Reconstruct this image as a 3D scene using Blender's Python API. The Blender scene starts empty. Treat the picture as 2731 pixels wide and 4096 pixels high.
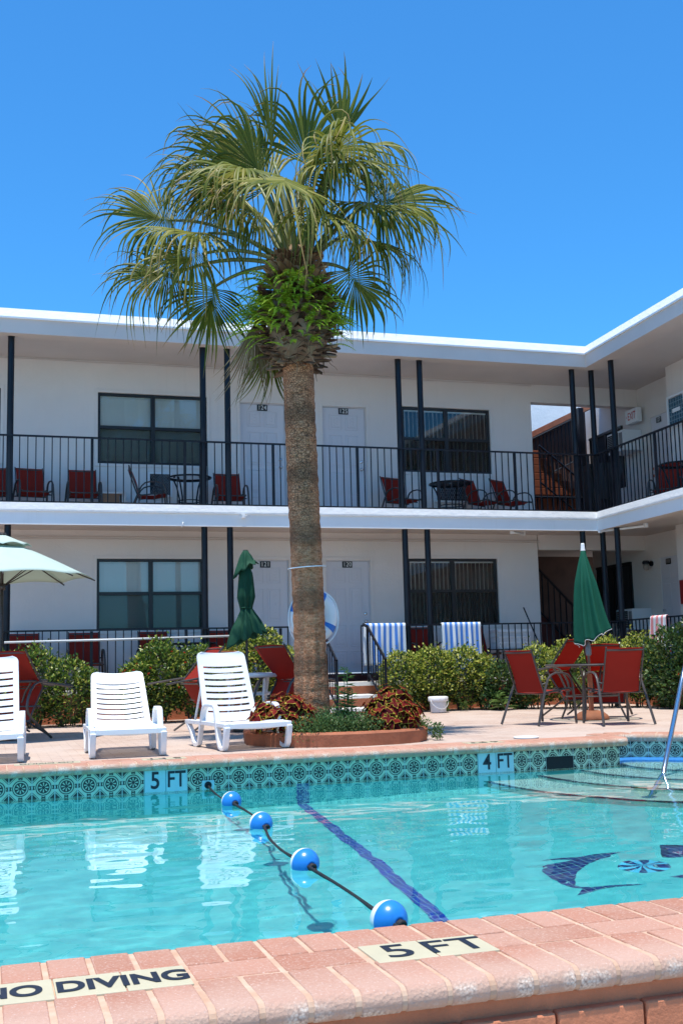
import bpy, bmesh, math, random
from mathutils import Vector, Matrix, noise
R = math.radians
rnd = random.Random(7)
sc = bpy.context.scene
COL = sc.collection

# ------------------------------------------------------------------ camera, sky, sun, exposure
CZ = 0.865
cam = bpy.data.cameras.new('camera'); cob = bpy.data.objects.new('camera', cam); COL.objects.link(cob)
cam.sensor_fit = 'VERTICAL'; cam.sensor_height = 36.0; cam.lens = 36.0*4489.1/4096.0
cam.clip_start = 0.05; cam.clip_end = 3000
_p, _r, _y = R(7.5294), R(-1.4482), R(17.5208)
_f = Vector((math.sin(_y)*math.cos(_p), math.cos(_y)*math.cos(_p), math.sin(_p)))
_rt = Vector((math.cos(_y), -math.sin(_y), 0)); _u = _rt.cross(_f)
_r2 = _rt*math.cos(_r)+_u*math.sin(_r); _u2 = -_rt*math.sin(_r)+_u*math.cos(_r)
cob.matrix_world = Matrix(((_r2.x, _u2.x, -_f.x, 0), (_r2.y, _u2.y, -_f.y, 0), (_r2.z, _u2.z, -_f.z, CZ), (0, 0, 0, 1)))
sc.camera = cob

SUNV = Vector((-0.12, -0.145, 1.0)).normalized()          # direction towards the sun
world = bpy.data.worlds.new('World'); sc.world = world; world.use_nodes = True
_nt = world.node_tree
_sky = _nt.nodes.new('ShaderNodeTexSky'); _sky.sky_type = 'NISHITA'; _sky.sun_disc = False
_sky.sun_elevation = math.asin(SUNV.z); _sky.sun_rotation = math.atan2(SUNV.x, SUNV.y)
_sky.air_density = 1.0; _sky.dust_density = 0.35; _sky.ozone_density = 1.6; _sky.altitude = 0
_gr = _nt.nodes.new('ShaderNodeMix'); _gr.data_type = 'RGBA'; _gr.blend_type = 'MULTIPLY'; _gr.inputs[0].default_value = 1
_gr.inputs[7].default_value = (0.30, 0.89, 1.33, 1)       # a deeper, more saturated blue sky
_nt.links.new(_sky.outputs[0], _gr.inputs[6]); _nt.links.new(_gr.outputs[2], _nt.nodes['Background'].inputs[0]); _nt.nodes['Background'].inputs[1].default_value = 0.135
sun = bpy.data.lights.new('sun', 'SUN'); sun.energy = 4.6; sun.angle = R(0.53); sun.color = (1.0, 0.955, 0.88)
sob = bpy.data.objects.new('sun', sun); COL.objects.link(sob); sob.location = (0, 8, 30)
sob.rotation_euler = SUNV.to_track_quat('Z', 'Y').to_euler()
sun.cycles.is_caustics_light = True                       # sunlight refracts through the water on to the pool floor
vs = sc.view_settings; vs.view_transform = 'Standard'; vs.look = 'None'; vs.exposure = 0.40; vs.gamma = 1.0; vs.use_curve_mapping = False
sc.cycles.caustics_refractive = True; sc.cycles.caustics_reflective = True
sc.cycles.max_bounces = 10; sc.cycles.diffuse_bounces = 4; sc.cycles.transparent_max_bounces = 12

# ------------------------------------------------------------------ node helpers and materials
class N:
    """a socket with arithmetic, for short shader formulas"""
    def __init__(s, t, k): s.t, s.k = t, k
    def _m(s, op, *a):
        n = s.t.nodes.new('ShaderNodeMath'); n.operation = op
        for i, v in enumerate((s,)+a):
            if isinstance(v, N): s.t.links.new(v.k, n.inputs[i])
            else: n.inputs[i].default_value = v
        return N(s.t, n.outputs[0])
    def __add__(s, o): return s._m('ADD', o)
    def __sub__(s, o): return s._m('SUBTRACT', o)
    def __mul__(s, o): return s._m('MULTIPLY', o)
    def __truediv__(s, o): return s._m('DIVIDE', o)
    def lt(s, o): return s._m('LESS_THAN', o)
    def gt(s, o): return s._m('GREATER_THAN', o)
    def abs(s): return s._m('ABSOLUTE')
    def fl(s): return s._m('FLOOR')
    def fr(s): return s._m('FRACT')
    def mx(s, o): return s._m('MAXIMUM', o)
    def mn(s, o): return s._m('MINIMUM', o)
    def sq(s): return s._m('SQRT')
    def sin(s): return s._m('SINE')
    def cos(s): return s._m('COSINE')
    def at2(s, o): return s._m('ARCTAN2', o)

class Mat:
    def __init__(s, name, col=(.5, .5, .5), rough=.6, metal=0., spec=.5, **kw):
        s.m = bpy.data.materials.new(name); s.m.use_nodes = True; s.t = s.m.node_tree
        s.b = s.t.nodes['Principled BSDF']; s.b.inputs['Base Color'].default_value = (*col, 1)
        s.b.inputs['Roughness'].default_value = rough; s.b.inputs['Metallic'].default_value = metal
        s.b.inputs['Specular IOR Level'].default_value = spec; s.col = col
        for k, v in kw.items(): s.b.inputs[k.replace('_', ' ')].default_value = v
    def coord(s, kind='Object'):
        n = s.t.nodes.new('ShaderNodeTexCoord'); return n.outputs[kind]
    def xyz(s, kind='Object'):
        n = s.t.nodes.new('ShaderNodeSeparateXYZ'); s.t.links.new(s.coord(kind), n.inputs[0])
        return [N(s.t, o) for o in n.outputs]
    def noise(s, scale, detail=4, rough=.55, kind='Object', stretch=None, src=None):
        n = s.t.nodes.new('ShaderNodeTexNoise'); n.inputs['Scale'].default_value = scale
        n.inputs['Detail'].default_value = detail; n.inputs['Roughness'].default_value = rough
        c = src or s.coord(kind)
        if stretch:
            mp = s.t.nodes.new('ShaderNodeMapping'); mp.inputs['Scale'].default_value = stretch
            s.t.links.new(c, mp.inputs[0]); c = mp.outputs[0]
        s.t.links.new(c, n.inputs['Vector']); return N(s.t, n.outputs['Fac'])
    def voro(s, scale, feature='F1'):
        n = s.t.nodes.new('ShaderNodeTexVoronoi'); n.feature = feature; n.inputs['Scale'].default_value = scale
        s.t.links.new(s.coord(), n.inputs['Vector']); return N(s.t, n.outputs['Distance'])
    def island(s):
        n = s.t.nodes.new('ShaderNodeNewGeometry'); return N(s.t, n.outputs['Random Per Island'])
    def attr(s, name):
        n = s.t.nodes.new('ShaderNodeAttribute'); n.attribute_name = name; return N(s.t, n.outputs['Fac'])
    def ramp(s, fac, stops, interp='LINEAR'):
        n = s.t.nodes.new('ShaderNodeValToRGB'); n.color_ramp.interpolation = interp
        e = n.color_ramp.elements
        while len(e) < len(stops): e.new(.5)
        for i, (p, c) in enumerate(stops): e[i].position = p; e[i].color = (*c, 1)
        s.t.links.new(fac.k, n.inputs[0]); return N(s.t, n.outputs[0])
    def mix(s, fac, a, b, mode='MIX'):
        n = s.t.nodes.new('ShaderNodeMix'); n.data_type = 'RGBA'; n.blend_type = mode
        for i, v in ((0, fac), (6, a), (7, b)):
            if isinstance(v, N): s.t.links.new(v.k, n.inputs[i])
            elif i == 0: n.inputs[0].default_value = v
            else: n.inputs[i].default_value = (*v, 1)
        return N(s.t, n.outputs[2])
    def base(s, c): s.t.links.new(c.k, s.b.inputs['Base Color']); return s
    def rough(s, c): s.t.links.new(c.k, s.b.inputs['Roughness']); return s
    def bump(s, h, strength=.4, dist=.01):
        n = s.t.nodes.new('ShaderNodeBump'); n.inputs['Strength'].default_value = strength; n.inputs['Distance'].default_value = dist
        s.t.links.new(h.k, n.inputs['Height']); s.t.links.new(n.outputs[0], s.b.inputs['Normal']); return s
    def translucent(s, col, amt):
        """leaves let some light through"""
        tr = s.t.nodes.new('ShaderNodeBsdfTranslucent'); mx = s.t.nodes.new('ShaderNodeMixShader'); mx.inputs[0].default_value = amt
        if isinstance(col, N): s.t.links.new(col.k, tr.inputs[0])
        else: tr.inputs[0].default_value = (*col, 1)
        out = s.t.nodes['Material Output']
        s.t.links.new(s.b.outputs[0], mx.inputs[1]); s.t.links.new(tr.outputs[0], mx.inputs[2]); s.t.links.new(mx.outputs[0], out.inputs[0]); return s

def C(c, k): return tuple(min(1, v*k) for v in c)
def mottled(name, col, k=.12, scale=3., rough=.7, bump=.0, bscale=40., bd=.004, metal=0, spec=.4):
    m = Mat(name, col, rough, metal, spec)
    m.base(m.ramp(m.noise(scale), [(.3, C(col, 1-k)), (.7, C(col, 1+k))]))
    if bump: m.bump(m.noise(bscale, 6, .65), bump, bd)
    return m
M = {}
def weathered(name, col, dirt, rough, bs, bstr, bd, amt=.5):
    m = Mat(name, col, rough, 0, .35); c = m.ramp(m.noise(1.1, 5), [(.3, C(col, .955)), (.7, C(col, 1.035))])
    st = m.ramp(m.noise(3.2, 6, .7, stretch=(1.6, 1.6, .10)), [(.56, (0, 0, 0)), (.78, (amt, amt, amt))])
    c = m.mix(st, c, dirt); c = m.mix(m.ramp(m.noise(.55, 6, .7), [(.52, (0, 0, 0)), (.75, (amt*.7,)*3)]), c, dirt); m.base(c)
    m.bump(m.noise(bs, 6, .65)+m.noise(2.5, 2)*1.5, bstr, bd); return m
M['stucco'] = weathered('white_stucco', (.77, .715, .67), (.67, .615, .57), .85, 22, .4, .014, .45)
M['soffit'] = mottled('painted_soffit', (.66, .58, .53), .06, .9, .85, .2, 25, .006)
M['fascia'] = weathered('fascia_paint', (.84, .86, .87), (.68, .67, .64), .6, 12, .2, .008, .4)
M['flash'] = mottled('roof_coating', (.80, .80, .79), .04, 6, .7, .5, 14, .02)
M['stair_shade_brown'] = mottled('shade_brown_stair_wall', (.10, .055, .042), .15, 3, .85); M['innerwall'] = mottled('breezeway_paint', (.60, .55, .52), .06, 1.2, .85, .2, 25, .006)
M['black'] = mottled('black_metal_paint', (.006, .008, .014), .25, 6, .38, .25, 30, .003, spec=.3)
M['door'] = Mat('door_paint', (.66, .64, .66), .45); M['door'].bump(M['door'].noise(60, 3), .08, .003)
M['frame'] = Mat('bronze_window_frame', (.012, .012, .014), .4)
M['chrome'] = Mat('chrome', (.75, .75, .75), .18, 1.)
M['steel'] = mottled('stainless_tube', (.62, .63, .65), .06, 20, .16, metal=1.)
M['plate'] = Mat('black_number_plate', (.006, .006, .007), .4)
M['letter_white'] = Mat('white_lettering', (.75, .75, .72), .5)
M['letter_black'] = Mat('black_lettering', (.012, .016, .028), .45)
M['letter_red'] = Mat('red_lettering', (.55, .02, .015), .5)
M['white_plastic'] = Mat('white_plastic', (.8, .8, .8), .45)
M['dark'] = Mat('dark_interior', (.02, .02, .022), .9)  # near-black colour stands in for the shade in rooms and openings
M['terra'] = mottled('terracotta_paint', (.40, .135, .066), .2, 5, .8, .7, 25, .012)
M['terra_wall'] = mottled('sunlit_terracotta_block', (.58, .205, .10), .16, 6, .85, .8, 30, .012); M['terra_dark'] = mottled('dark_red_paint', (.10, .025, .02), .2, 5, .7)  # terra_wall: brighter terracotta, grazing sunlight put into its colour
M['nosing'] = mottled('white_step_nosing', (.70, .69, .66), .08, 8, .8, .3, 30, .006)

def blind_mat():
    m = Mat('vertical_blind', (.90, .90, .84), .7); return m
M['blind'] = blind_mat()
def glass_mat(name, dark, ior=1.55, tint=(1, 1, 1)):
    m = bpy.data.materials.new(name); m.use_nodes = True; t = m.node_tree; t.nodes.clear()
    o = t.nodes.new('ShaderNodeOutputMaterial'); tr = t.nodes.new('ShaderNodeBsdfTransparent'); g = t.nodes.new('ShaderNodeBsdfGlossy')
    g.inputs['Roughness'].default_value = .0; fr = t.nodes.new('ShaderNodeFresnel'); fr.inputs[0].default_value = ior
    tr.inputs[0].default_value = (dark*tint[0], dark*tint[1], dark*tint[2], 1)
    mx = t.nodes.new('ShaderNodeMixShader'); t.links.new(fr.outputs[0], mx.inputs[0]); t.links.new(tr.outputs[0], mx.inputs[1]); t.links.new(g.outputs[0], mx.inputs[2]); t.links.new(mx.outputs[0], o.inputs[0])
    class W: pass
    w = W(); w.m = m; return w
M['glass'] = glass_mat('window_glass', .96, 1.75)
M['screen'] = glass_mat('insect_screen', .52, 1.3, (.95, 1, 1))
M['table_glass'] = glass_mat('table_glass', .75, 1.5, (.9, 1, .97))

def fabric(name, col, k=.1):
    m = Mat(name, col, .75, 0, .25)
    x, y, z = m.xyz()
    w = ((x*900).sin()*.5+.5)*.5+((z*900).sin()*.5+.5)*.5
    m.base(m.mix(m.noise(7, 3), C(col, 1-k), C(col, 1+k))); return m
M['sling'] = fabric('red_sling_fabric', (.37, .036, .022), .12); M['sling'].translucent((.58, .055, .032), .45)
M['chair_metal'] = mottled('brown_chair_metal', (.060, .050, .045), .2, 9, .38, spec=.5)
M['resin'] = mottled('white_resin', (.80, .80, .80), .02, 4, .38, spec=.5)
M['canvas_green'] = fabric('green_canvas', (.004, .085, .048), .15)
M['canvas_dark'] = fabric('dark_green_canvas', (.008, .060, .030), .15)
M['canvas_pale'] = fabric('faded_green_canvas', (.56, .68, .61), .05); M['canvas_pale'].translucent((.30, .45, .34), .25)
M['pole_dark'] = Mat('bronze_pole', (.045, .035, .03), .4)
M['pole_bronze'] = Mat('brown_pole', (.16, .09, .07), .35)

# ------------------------------------------------------------------ mesh builder
class MB:
    def __init__(s): s.v, s.f, s.mi, s.uv, s.at = [], [], [], {}, {}
    def add(s, vs, fs, mi=0, uvs=None, at=None):
        o = len(s.v); s.v += [Vector(p) for p in vs]
        if at is not None:
            for i, a in enumerate(at): s.at[o+i] = a
        for k, f in enumerate(fs):
            if uvs: s.uv[len(s.f)] = uvs[k]
            s.f.append(tuple(o+i for i in f)); s.mi.append(mi)
        return o
    def box(s, x0, x1, y0, y1, z0, z1, mi=0, mt=None):
        vs = [(x, y, z) for x in (x0, x1) for y in (y0, y1) for z in (z0, z1)]
        if mt: vs = [mt @ Vector(p) for p in vs]
        s.add(vs, [(0, 1, 3, 2), (4, 6, 7, 5), (0, 4, 5, 1), (2, 3, 7, 6), (0, 2, 6, 4), (1, 5, 7, 3)], mi)
    def quad(s, a, b, c, d, mi=0, uv=None): s.add([a, b, c, d], [(0, 1, 2, 3)], mi, [uv] if uv else None)
    def tube(s, pts, r, n=8, mi=0, cap=True, sx=1., closed=False, at=None):
        pts = [Vector(p) for p in pts]; L = len(pts); rings = []
        rr = r if isinstance(r, (list, tuple)) else [r]*L
        up = None; vs = []; ats = []
        for i, p in enumerate(pts):
            if closed: d = pts[(i+1) % L]-pts[i-1]
            else: d = pts[min(i+1, L-1)]-pts[max(i-1, 0)]
            d = d.normalized() if d.length > 1e-9 else Vector((0, 0, 1))
            if up is None: up = Vector((0, 0, 1)) if abs(d.z) < .9 else Vector((0, 1, 0))
            a = d.cross(up); a = a.normalized() if a.length > 1e-6 else d.orthogonal().normalized(); b = a.cross(d); up = b
            for k in range(n):
                t = 2*math.pi*k/n; vs.append(p+a*(math.cos(t)*rr[i]*sx)+b*(math.sin(t)*rr[i]))
                if at: ats.append(at[i])
        fs = []
        for i in range(L if closed else L-1):
            j = (i+1) % L
            for k in range(n): fs.append((i*n+k, i*n+(k+1) % n, j*n+(k+1) % n, j*n+k))
        if cap and not closed: fs += [tuple(range(n))[::-1], tuple((L-1)*n+k for k in range(n))]
        s.add(vs, fs, mi, at=ats if at else None)
    def lathe(s, prof, n=24, mi=0, c=(0, 0, 0), cap=True, fn=None):
        vs = []; L = len(prof)
        for (r, z) in prof:
            for k in range(n):
                t = 2*math.pi*k/n; rr = fn(r, z, t) if fn else r
                vs.append((c[0]+rr*math.cos(t), c[1]+rr*math.sin(t), c[2]+z))
        fs = [(i*n+k, i*n+(k+1) % n, (i+1)*n+(k+1) % n, (i+1)*n+k) for i in range(L-1) for k in range(n)]
        if cap: fs += [tuple(range(n))[::-1], tuple((L-1)*n+k for k in range(n))]
        s.add(vs, fs, mi)
    def grid(s, fn, nu, nv, mi=0, closed=False):
        vs = [fn(i/nu, j/nv) for j in range(nv+1) for i in range(nu+1)]
        fs = [(j*(nu+1)+i, j*(nu+1)+i+1, (j+1)*(nu+1)+i+1, (j+1)*(nu+1)+i) for j in range(nv) for i in range(nu)]
        s.add(vs, fs, mi)
    def slab(s, fn, nu, nv, th, mi=0):
        """a curved sheet with thickness: fn(u,v) gives point; thickness along -normal"""
        P = [[Vector(fn(i/nu, j/nv)) for i in range(nu+1)] for j in range(nv+1)]
        vs = []; 
        for side in (0, 1):
            for j in range(nv+1):
                for i in range(nu+1):
                    a = P[j][min(i+1, nu)]-P[j][max(i-1, 0)]; b = P[min(j+1, nv)][i]-P[max(j-1, 0)][i]
                    n = a.cross(b).normalized(); vs.append(P[j][i]-n*(th*side))
        W = nu+1; K = W*(nv+1); fs = []
        for j in range(nv):
            for i in range(nu):
                q = (j*W+i, j*W+i+1, (j+1)*W+i+1, (j+1)*W+i); fs.append(q); fs.append(tuple(K+k for k in q)[::-1])
        edge = [(j*W, (j+1)*W) for j in range(nv)][::1]
        for j in range(nv):
            fs.append((j*W, (j+1)*W, K+(j+1)*W, K+j*W)); fs.append(((j+1)*W+nu, j*W+nu, K+j*W+nu, K+(j+1)*W+nu))
        for i in range(nu):
            fs.append((i+1, i, K+i, K+i+1)); fs.append((nv*W+i, nv*W+i+1, K+nv*W+i+1, K+nv*W+i))
        s.add(vs, fs, mi)
    def xf(s, mt): s.v = [mt @ p for p in s.v]; return s
    def build(s, name, mats, parent=None, smooth=False, loc=None, rot=None, bevel=0, label=None):
        me = bpy.data.meshes.new(name); me.from_pydata([tuple(p) for p in s.v], [], s.f)
        for m in (mats if isinstance(mats, (list, tuple)) else [mats]): me.materials.append(m.m)
        me.polygons.foreach_set('material_index', s.mi)
        if smooth: me.polygons.foreach_set('use_smooth', [True]*len(s.f))
        if s.uv:
            l = me.uv_layers.new(name='UVMap').data
            for p in me.polygons:
                u = s.uv.get(p.index)
                if u:
                    for k, li in enumerate(p.loop_indices): l[li].uv = u[k]
        if s.at:
            a = me.attributes.new('t', 'FLOAT', 'POINT')
            a.data.foreach_set('value', [s.at.get(i, 0.) for i in range(len(s.v))])
        me.update()
        o = bpy.data.objects.new(name, me); COL.objects.link(o)
        if parent is not None: o.parent = parent
        if loc: o.location = loc
        if rot is not None: o.rotation_euler = rot if not isinstance(rot, (int, float)) else (0, 0, rot)
        if bevel:
            b = o.modifiers.new('bevel', 'BEVEL'); b.width = bevel; b.segments = 2; b.limit_method = 'ANGLE'; b.angle_limit = R(40)
        if smooth == 'auto':
            me.polygons.foreach_set('use_smooth', [True]*len(s.f))
            try: me.set_sharp_from_angle(angle=R(38))
            except Exception: pass
        if label: o['label'] = label
        return o

def tag(o, label=None, cat=None, group=None, kind=None):
    if label: o['label'] = label
    if cat: o['category'] = cat
    if group: o['group'] = group
    if kind: o['kind'] = kind
    return o
def thing(name, label, cat, loc=(0, 0, 0), rz=0, group=None, tilt=0):
    o = bpy.data.objects.new(name, None); COL.objects.link(o); o.location = loc; o.rotation_euler = (tilt, 0, rz); o.empty_display_size = .1
    return tag(o, label, cat, group)
def dup(root, label, loc, rz=0, tilt=0, scale=1, group=None):
    r = root.copy(); COL.objects.link(r); r.location = loc; r.rotation_euler = (tilt, 0, rz); r.scale = (scale,)*3; r['label'] = label
    if group: r['group'] = group
    for ch in list(root.children):
        c = ch.copy(); COL.objects.link(c); c.parent = r
        for g in ch.children:
            d = g.copy(); COL.objects.link(d); d.parent = c
    return r

def text_geo(txt, size, bold=0., xs=1., depth=0.):
    cu = bpy.data.curves.new('lettering', 'FONT'); cu.body = txt; cu.size = size; cu.offset = bold*size; cu.align_x = 'CENTER'; cu.align_y = 'CENTER'; cu.extrude = depth
    o = bpy.data.objects.new('lettering', cu); COL.objects.link(o)
    me = o.to_mesh(); vs = [Vector((v.co.x*xs, v.co.y, v.co.z)) for v in me.vertices]; fs = [tuple(p.vertices) for p in me.polygons]
    o.to_mesh_clear(); bpy.data.objects.remove(o); bpy.data.curves.remove(cu)
    return vs, fs
def put_text(mb, txt, size, mt, bold=0., xs=1., mi=0):
    vs, fs = text_geo(txt, size, bold, xs); mb.add([mt @ v for v in vs], fs, mi)
def front(x, y, z): # text plane that faces -Y
    return Matrix.Translation((x, y, z)) @ Matrix.Rotation(R(90), 4, 'X')

def wall_cells(mb, P, u0, u1, w0, w1, holes, depth, mi=0, reveal_mi=None):
    """P(u, w, d) -> point; rectangular wall with rectangular holes and reveals of given depth"""
    us = sorted({u0, u1} | {h[0] for h in holes} | {h[1] for h in holes}); ws = sorted({w0, w1} | {h[2] for h in holes} | {h[3] for h in holes})
    us = [u for u in us if u0 <= u <= u1]; ws = [w for w in ws if w0 <= w <= w1]
    for i in range(len(us)-1):
        for j in range(len(ws)-1):
            cu, cw = (us[i]+us[i+1])/2, (ws[j]+ws[j+1])/2
            if any(h[0] < cu < h[1] and h[2] < cw < h[3] for h in holes): continue
            mb.quad(P(us[i], ws[j], 0), P(us[i+1], ws[j], 0), P(us[i+1], ws[j+1], 0), P(us[i], ws[j+1], 0), mi)
    r = mi if reveal_mi is None else reveal_mi
    for (a, b, c, d) in holes:
        mb.quad(P(a, c, 0), P(a, d, 0), P(a, d, depth), P(a, c, depth), r); mb.quad(P(b, d, 0), P(b, c, 0), P(b, c, depth), P(b, d, depth), r)
        mb.quad(P(a, d, 0), P(b, d, 0), P(b, d, depth), P(a, d, depth), r); mb.quad(P(b, c, 0), P(a, c, 0), P(a, c, depth), P(b, c, depth), r)

# ------------------------------------------------------------------ ground, deck, pool
def paver_mat():
    m = Mat('paver', (.5, .4, .35), .85, 0, .25)
    n = m.t.nodes.new('ShaderNodeTexBrick'); n.inputs['Scale'].default_value = 1; n.offset = .5
    n.inputs['Brick Width'].default_value = .20; n.inputs['Row Height'].default_value = .10
    n.inputs['Mortar Size'].default_value = .004; n.inputs['Mortar Smooth'].default_value = .4; n.inputs['Bias'].default_value = -.2
    n.inputs['Color1'].default_value = (.50, .385, .315, 1); n.inputs['Color2'].default_value = (.41, .285, .225, 1); n.inputs['Mortar'].default_value = (.25, .175, .14, 1)
    m.t.links.new(m.coord(), n.inputs['Vector']); c = N(m.t, n.outputs['Color'])
    c = m.mix(m.ramp(m.noise(1.1, 5), [(.42, (0, 0, 0)), (.62, (.75, .75, .75))]), c, (.52, .42, .355))
    c = m.mix(m.ramp(m.noise(30, 4), [(.5, (0, 0, 0)), (.75, (.35, .35, .35))]), c, (.33, .23, .18))
    m.base(c); f = N(m.t, n.outputs['Fac']); m.bump(m.noise(60, 5)*.4-f, .35, .004); return m
M['paver'] = paver_mat()
M['ground'] = mottled('pale_concrete', (.42, .38, .34), .1, .6, .9)
def plaster_mat():
    m = Mat('pool_plaster', (.16, .62, .62), .8, 0, .2)
    a = m.noise(2.2, 6, .65); b = m.noise(14, 6, .7)
    c = m.mix(m.ramp(a, [(.32, (0, 0, 0)), (.68, (1, 1, 1))]), (.070, .52, .545), (.12, .62, .62))
    c = m.mix(m.ramp(b, [(.5, (0, 0, 0)), (.72, (.55, .55, .55))]), c, (.05, .43, .46)); m.base(c); return m
M['plaster'] = plaster_mat()
M['plaster_pale'] = mottled('step_plaster', (.33, .56, .52), .06, 6, .8)
def coping_mat():
    m = Mat('coping_brick', (.6, .3, .25), .8, 0, .3)
    i = m.island(); c = m.ramp(i, [(0, (.40, .170, .105)), (.5, (.47, .215, .140)), (1, (.51, .265, .185))])
    c = m.mix(m.ramp(m.noise(4, 5, .6), [(.40, (0, 0, 0)), (.68, (.65, .65, .65))]), c, (.46, .265, .19))
    c = m.mix(m.ramp(m.noise(85, 4, .8), [(.50, (0, 0, 0)), (.66, (.75, .75, .75))]), c, (.56, .36, .28))
    c = m.mix(m.ramp(m.voro(70), [(.10, (.6, .6, .6)), (.22, (0, 0, 0))]), c, (.68, .54, .46))
    # exposed aggregate where the rounded edge has worn
    pit = m.ramp(m.noise(9, 3, .5), [(.50, (0, 0, 0)), (.60, (1, 1, 1))])
    c = m.mix(m.ramp(m.noise(2.3, 6, .7), [(.55, (0, 0, 0)), (.72, (.5, .5, .5))]), c, (.30, .135, .095))
    yy = m.xyz()[1]; bl = m.ramp(yy+4.3+(m.noise(5, 4)-.5)*.16, [(.30, (.45, .45, .45)), (.50, (0, 0, 0))])
    c = m.mix(m.mix(1., bl, m.ramp(yy+4.3, [(.0, (1, 1, 1)), (1, (1, 1, 1))]), 'MULTIPLY'), c, (.60, .43, .34))
    z = m.xyz()[2]; edge = m.ramp(z*-1, [(.006, (0, 0, 0)), (.022, (1, 1, 1))])
    wm = m.mix(1., pit, edge, 'MULTIPLY')
    c = m.mix(m.mix(1., edge, (.55, .55, .55), 'MULTIPLY'), c, (.60, .40, .29))
    agg = m.ramp(m.voro(120), [(.1, (.78, .67, .56)), (.5, (.66, .49, .38)), (.9, (.36, .25, .20))])
    c = m.mix(wm, c, agg)
    m.base(c); m.bump(m.noise(80, 6, .8)+m.voro(90)*.6, .7, .006); return m
M['coping'] = coping_mat()
def grout_mat():
    m = Mat('cream_grout', (.70, .56, .40), .9, 0, .2)
    m.base(m.ramp(m.noise(12, 5), [(.3, (.48, .29, .19)), (.7, (.60, .43, .31))])); m.bump(m.noise(90, 5), .4, .004); return m
M['grout'] = grout_mat()
def tile_mat():
    m = Mat('patterned_tile', (.5, .75, .7), .18, 0, .6)
    n = m.t.nodes.new('ShaderNodeUVMap'); n.uv_map = 'UVMap'; sp = m.t.nodes.new('ShaderNodeSeparateXYZ'); m.t.links.new(n.outputs[0], sp.inputs[0])
    x = N(m.t, sp.outputs[0])-.5; y = N(m.t, sp.outputs[1])-.5
    r = (x*x+y*y).sq(); a = y.at2(x); ax, ay = x.abs(), y.abs()
    ring = (r-.335).abs().lt(.022)
    flower = ((a*8).cos().gt(.35))*(r.lt(.215))*(r.gt(.07)); disc = r.lt(.265)
    dark = ring.mx(disc*(flower*-1+1))
    dd = ax+ay
    dark = dark.mx((dd-.69).abs().lt(.018)).mx(dd.gt(.75))
    lo, hi = ax.mn(ay), ax.mx(ay)
    for (h, l, q) in ((.435, 0, .038), (.41, .06, .034), (.465, .065, .030)):
        dark = dark.mx((((hi-h)*(hi-h)+(lo-l)*(lo-l)).sq()).lt(q))
    grout = ax.gt(.480).mx(ay.gt(.484))
    c = m.mix(dark, m.ramp(m.noise(6), [(.3, (.50, .60, .42)), (.7, (.60, .68, .50))]), (.016, .022, .020))
    c = m.mix(grout, c, (.50, .60, .54)); m.base(c); return m
M['tile'] = tile_mat()
M['marker_blue'] = mottled('pale_blue_marker_tile', (.52, .72, .74), .04, 8, .2)
M['marker_cream'] = mottled('cream_marker_tile', (.55, .49, .33), .05, 9, .35)
def mosaic(name, col, col2, grout, sx, sy, g=.1):
    m = Mat(name, col, .3); x, y, z = m.xyz()
    u, v = x/sx, y/sy; fu, fv = u.fr(), v.fr()
    gr = fu.lt(g).mx(fv.lt(g)); nn = m.noise(23, 1)
    c = m.mix(m.ramp(nn, [(.4, (0, 0, 0)), (.6, (1, 1, 1))]), col, col2); m.base(m.mix(gr, c, grout)); return m
M['mosaic_navy'] = mosaic('navy_mosaic', (.010, .022, .13), (.016, .045, .22), (.16, .45, .48), .062, .055, .075)
M['mosaic_stripe'] = mosaic('cobalt_mosaic', (.010, .040, .42), (.022, .05, .30), (.16, .36, .50), .041, .030, .13)
M['mosaic_trim'] = mosaic('dark_trim_mosaic', (.010, .016, .06), (.05, .012, .03), (.10, .2, .22), .16, .16, .05)
M['mosaic_sky'] = Mat('light_blue_mosaic', (.10, .62, .85), .3)
M['blue_ledge'] = mosaic('blue_ledge_tile', (.03, .18, .55), (.04, .24, .62), (.10, .30, .6), .05, .05, .08)

ground = MB()
for (x0, x1, y0, y1) in ((-400, 400, -400, 2.9), (-400, 400, 24, 400), (-400, -11.9, 2.9, 24), (13, 400, 2.9, 24)):
    ground.quad((x0, y0, -.62), (x1, y0, -.62), (x1, y1, -.62), (x0, y1, -.62))
tag(ground.build('ground', M['ground']), kind='structure')

ALC = [(6.29, 10.53), (6.32, 10.90), (6.48, 11.0), (6.70, 10.98), (7.14, 10.64), (7.60, 10.05), (7.95, 9.3), (8.1, 8.4), (8.15, 3.625)]
deck = MB()
poly = [(-12, 10.55)]+[(x+.03, y+.03) for x, y in ALC]+[(13.2, 3.6), (13.2, 18.4), (-12, 18.4)]
deck.add([(x, y, -.010) for x, y in poly], [tuple(range(len(poly)))])
tag(deck.build('pool_deck', M['paver']), kind='structure')

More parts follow.
